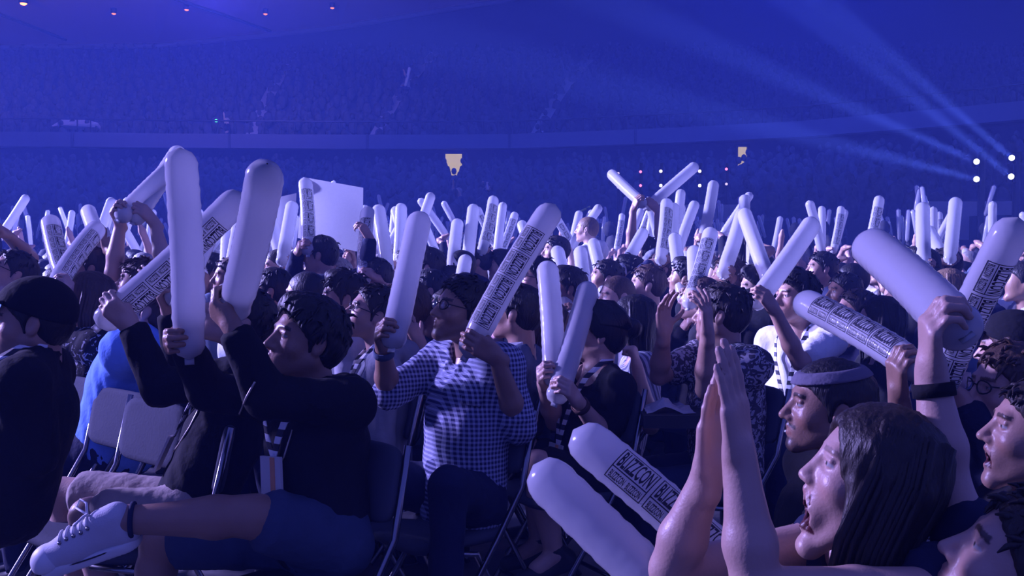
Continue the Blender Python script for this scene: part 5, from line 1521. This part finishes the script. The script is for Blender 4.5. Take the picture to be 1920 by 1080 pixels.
_st = [q(0.086 + 0.146 * math.cos(t), 0.0475 * math.sin(t), 0.016) for t in np.linspace(0, 2 * math.pi, 41)[:-1]]
MB().tube(_st, 0.0022, 6, closed=True).build('sole_stripe', BLACK_PLASTIC, sh)

# ------------------------------------------------------------------ loose sticks, placards, papers
def px_stick(top, bot, printed, label):
    a, b = W(*top), W(*bot)
    t = nrm(a - b)
    place_stick(a - t * STICK_LEN, t, printed, label, 'inflatable cheer sticks', tab=True, below=0.0, roll=0.0)
px_stick((1000, 872, 1.92), (1215, 1075, 1.80), False, 'plain white cheer stick tucked in front of the clapping forearms')
px_stick((1075, 806, 2.08), (1290, 1000, 1.98), True, 'printed cheer stick lying behind the clapping forearms')

def paper_mat():
    m, nt, b, out = new_mat('white_card')
    n = node(nt, 'ShaderNodeTexNoise'); n.inputs['Scale'].default_value = 30
    colr = mixc(nt, n.outputs[0], (0.70, 0.70, 0.74, 1), (0.78, 0.78, 0.82, 1))
    nt.links.new(colr, b.inputs['Base Color']); b.inputs['Roughness'].default_value = 0.85
    t = node(nt, 'ShaderNodeBsdfTranslucent'); nt.links.new(colr, t.inputs['Color'])
    mx = node(nt, 'ShaderNodeMixShader'); mx.inputs[0].default_value = 0.5
    nt.links.new(b.outputs[0], mx.inputs[1]); nt.links.new(t.outputs[0], mx.inputs[2]); nt.links.new(mx.outputs[0], out.inputs['Surface'])
    return m
BOARD = paper_mat()                                      # thin card lets the back light glow through
def card(name, pts, th, label, cat, mat=BOARD):
    P = [np.asarray(p) for p in pts]; n = nrm(np.cross(P[1] - P[0], P[3] - P[0])) * th
    V = []; F = []; nx = 6
    for v in range(nx + 1):
        for u in range(nx + 1):
            a, b = u / nx, v / nx
            V.append((P[0] * (1 - a) + P[1] * a) * (1 - b) + (P[3] * (1 - a) + P[2] * a) * b + n * 2.5 * math.sin(math.pi * a) * math.sin(math.pi * b * 0.8))
    for v in range(nx):
        for u in range(nx): F.append((v * (nx + 1) + u, v * (nx + 1) + u + 1, (v + 1) * (nx + 1) + u + 1, (v + 1) * (nx + 1) + u))
    o = mesh_obj(name, np.array(V), F, mat, origin=(P[2] + P[3]) / 2)
    tag(o, label, cat); return o
card('placard', [W(568, 332, 6.62), W(681, 352, 6.60), W(680, 474, 6.52), W(558, 446, 6.54)], 0.006, 'large blank white placard held high above the crowd', 'placard')
card('placard', [W(512, 372, 7.25), W(556, 362, 7.2), W(552, 432, 7.2), W(508, 430, 7.25)], 0.006, 'smaller pale placard beside the large blank one', 'placard')
card('paper_sheet', [W(176, 433, 5.6), W(203, 426, 5.56), W(208, 441, 5.52), W(186, 451, 5.56)], 0.003, 'small white sheet of paper raised among the sticks', 'paper')
# lap tray with a crumpled wrapper beside the patterned shirt
tr = bpy.data.objects.new('lap_tray', None); COL.objects.link(tr)
c = W(1262, 782, 4.0); tr.location = c; tag(tr, 'dark shallow box on a lap with a crumpled paper wrapper', 'tray')
MB().box(c, (0.13, 0.11, 0.025)).build('box', plain('dark_card', (0.03, 0.03, 0.035), 0.7), tr, smooth=False)
V = []; F = []; n = 9
rng = np.random.default_rng(8)
for i in range(n):
    for j in range(n):
        u, v = i / (n - 1) - 0.5, j / (n - 1) - 0.5
        V.append(c + A3(-0.02 + u * 0.19, v * 0.17, 0.032 + 0.055 * max(0, 1 - abs(u + 0.1) * 3.2) * (1 - abs(v)) + rng.uniform(-0.006, 0.006)))
for i in range(n - 1):
    for j in range(n - 1): F.append((i * n + j, (i + 1) * n + j, (i + 1) * n + j + 1, i * n + j + 1))
wr = mesh_obj('wrapper', np.array(V), F, BOARD, tr, smooth=False)
so = wr.modifiers.new('thickness', 'SOLIDIFY'); so.thickness = 0.002
card('paper_sheet', [W(1398, 772, 4.55), W(1462, 778, 4.5), W(1470, 792, 4.3), W(1402, 784, 4.3)], 0.004, 'white sheet lying across the lap below the white T-shirt', 'paper')
# yellow hand rail on the far slope
hr = MB(); a, b = W(1081, 400, 31.0), W(1141, 371, 33.5)
hr.tube([a, b], 0.035, 6); hr.tube([a, a - A3(0, 0, 0.9)], 0.03, 6); hr.tube([b, b - A3(0, 0, 0.9)], 0.03, 6)
tag(hr.build('hand_rail', plain('yellow_paint', (0.75, 0.6, 0.1), 0.5)), 'thin yellow hand rail climbing the far slope', 'railing')
# single spectators picked out of the tiers
for (px, py, d, vi, lab) in ((862, 362, 30.5, 8, 'dark-clothed spectator standing on the slope below the lit doorway'), (918, 349, 33.0, 0, 'spectator with raised arms standing to the side of the lit doorway'), (427, 228, 42.6, 8, 'spectator in a red top at the balcony rail by the green lamp'), (764, 138, 49.0, 1, 'spectator on the upper aisle stair with one bright white stick')):
    P = VARS[vi]
    o = clone(P['body'])
    p = W(px, py, d); o.location = (p[0], p[1], p[2] - P['H'][2]); o.rotation_euler = (0, 0, 0.3)
    tag(o, lab, 'person', 'spectators picked out in the tiers')
    if vi == 1: place_stick(W(760, 160, 48.8), A3(0.25, 0, 1), False, 'single bright white cheer stick on the upper aisle stair', 'inflatable cheer sticks', scale=1.6)

# ------------------------------------------------------------------ zips, prints and pockets lying on the clothes
from mathutils.bvhtree import BVHTree
def on_cloth(P, pts, lift=0.004, part=None):
    """Points of a part's surface on the sight lines of the given photograph positions."""
    part = part or [c for c in P['body'].children if c.name.split('.')[0] in ('hoodie', 't_shirt', 'shirt', 'jacket', 'tank_top')][0]
    base = np.array(P['body'].location)
    me = part.data
    bv = BVHTree.FromPolygons([v.co + Vector(base) for v in me.vertices], [tuple(p.vertices) for p in me.polygons])
    out = []
    for x, y in pts:
        o = Vector(CAM); dv = Vector(W(x, y, 1.0) - CAM).normalized()
        h = bv.ray_cast(o, dv)
        if h[0] is not None: out.append((np.array(h[0]) - np.array(dv) * lift, np.array(h[1])))
    return part, out
def seam(P, name, pts, r, mat):
    part, hits = on_cloth(P, pts)
    if len(hits) < 2: return
    MB().tube([h[0] for h in hits], r, 6).build(name, mat, part)
ZIP = plain('zip_metal', (0.55, 0.5, 0.42), 0.35, metal=0.6)
def dense(pts, n=8):
    out = []
    for (x0, y0), (x1, y1) in zip(pts[:-1], pts[1:]): out += [(x0 + (x1 - x0) * t / n, y0 + (y1 - y0) * t / n) for t in range(n)]
    return out + [pts[-1]]
seam(P3, 'zip', dense([(478, 716), (462, 745), (449, 776)]), 0.003, ZIP)
seam(P3, 'zip', dense([(548, 806), (532, 858), (508, 890), (462, 922)]), 0.0025, ZIP)
seam(P2, 'zip', dense([(372, 768), (356, 800), (332, 838), (306, 872)]), 0.0028, ZIP)
def patch(P, name, quad, mat, nx=8, ny=6, lift=0.003, part=None):
    """A cloth or printed patch laid on the garment."""
    q = [np.array(v, float) for v in quad]; pts = []
    for j in range(ny + 1):
        for i in range(nx + 1):
            u, v = i / nx, j / ny
            pts.append((q[0] * (1 - u) + q[1] * u) * (1 - v) + (q[3] * (1 - u) + q[2] * u) * v)
    part, hits = on_cloth(P, pts, lift, part)
    if len(hits) < len(pts): return
    F = [(j * (nx + 1) + i, j * (nx + 1) + i + 1, (j + 1) * (nx + 1) + i + 1, (j + 1) * (nx + 1) + i) for j in range(ny) for i in range(nx)]
    o = mesh_obj(name, np.array([h[0] for h in hits]), F, mat, part)
    so = o.modifiers.new('thickness', 'SOLIDIFY'); so.thickness = 0.002
patch(P4, 'pocket', [(872, 712), (912, 716), (902, 764), (862, 756)], C_PLAID, lift=0.006)
patch(P4, 'placket', [(806, 720), (816, 722), (802, 800), (792, 796)], C_WHITE, 2, 8)
LETTER = cloth('shirt_print', (0.5, 0.5, 0.55), pattern='print', c2=(0.02, 0.02, 0.03), scale=60)
for i, (a, b) in enumerate(((1478, 1497), (1501, 1510), (1516, 1523), (1527, 1540))):
    patch(P16, 'print_block', [(a, 992), (b, 990), (b, 1012), (a, 1014)], LETTER, 2, 2)
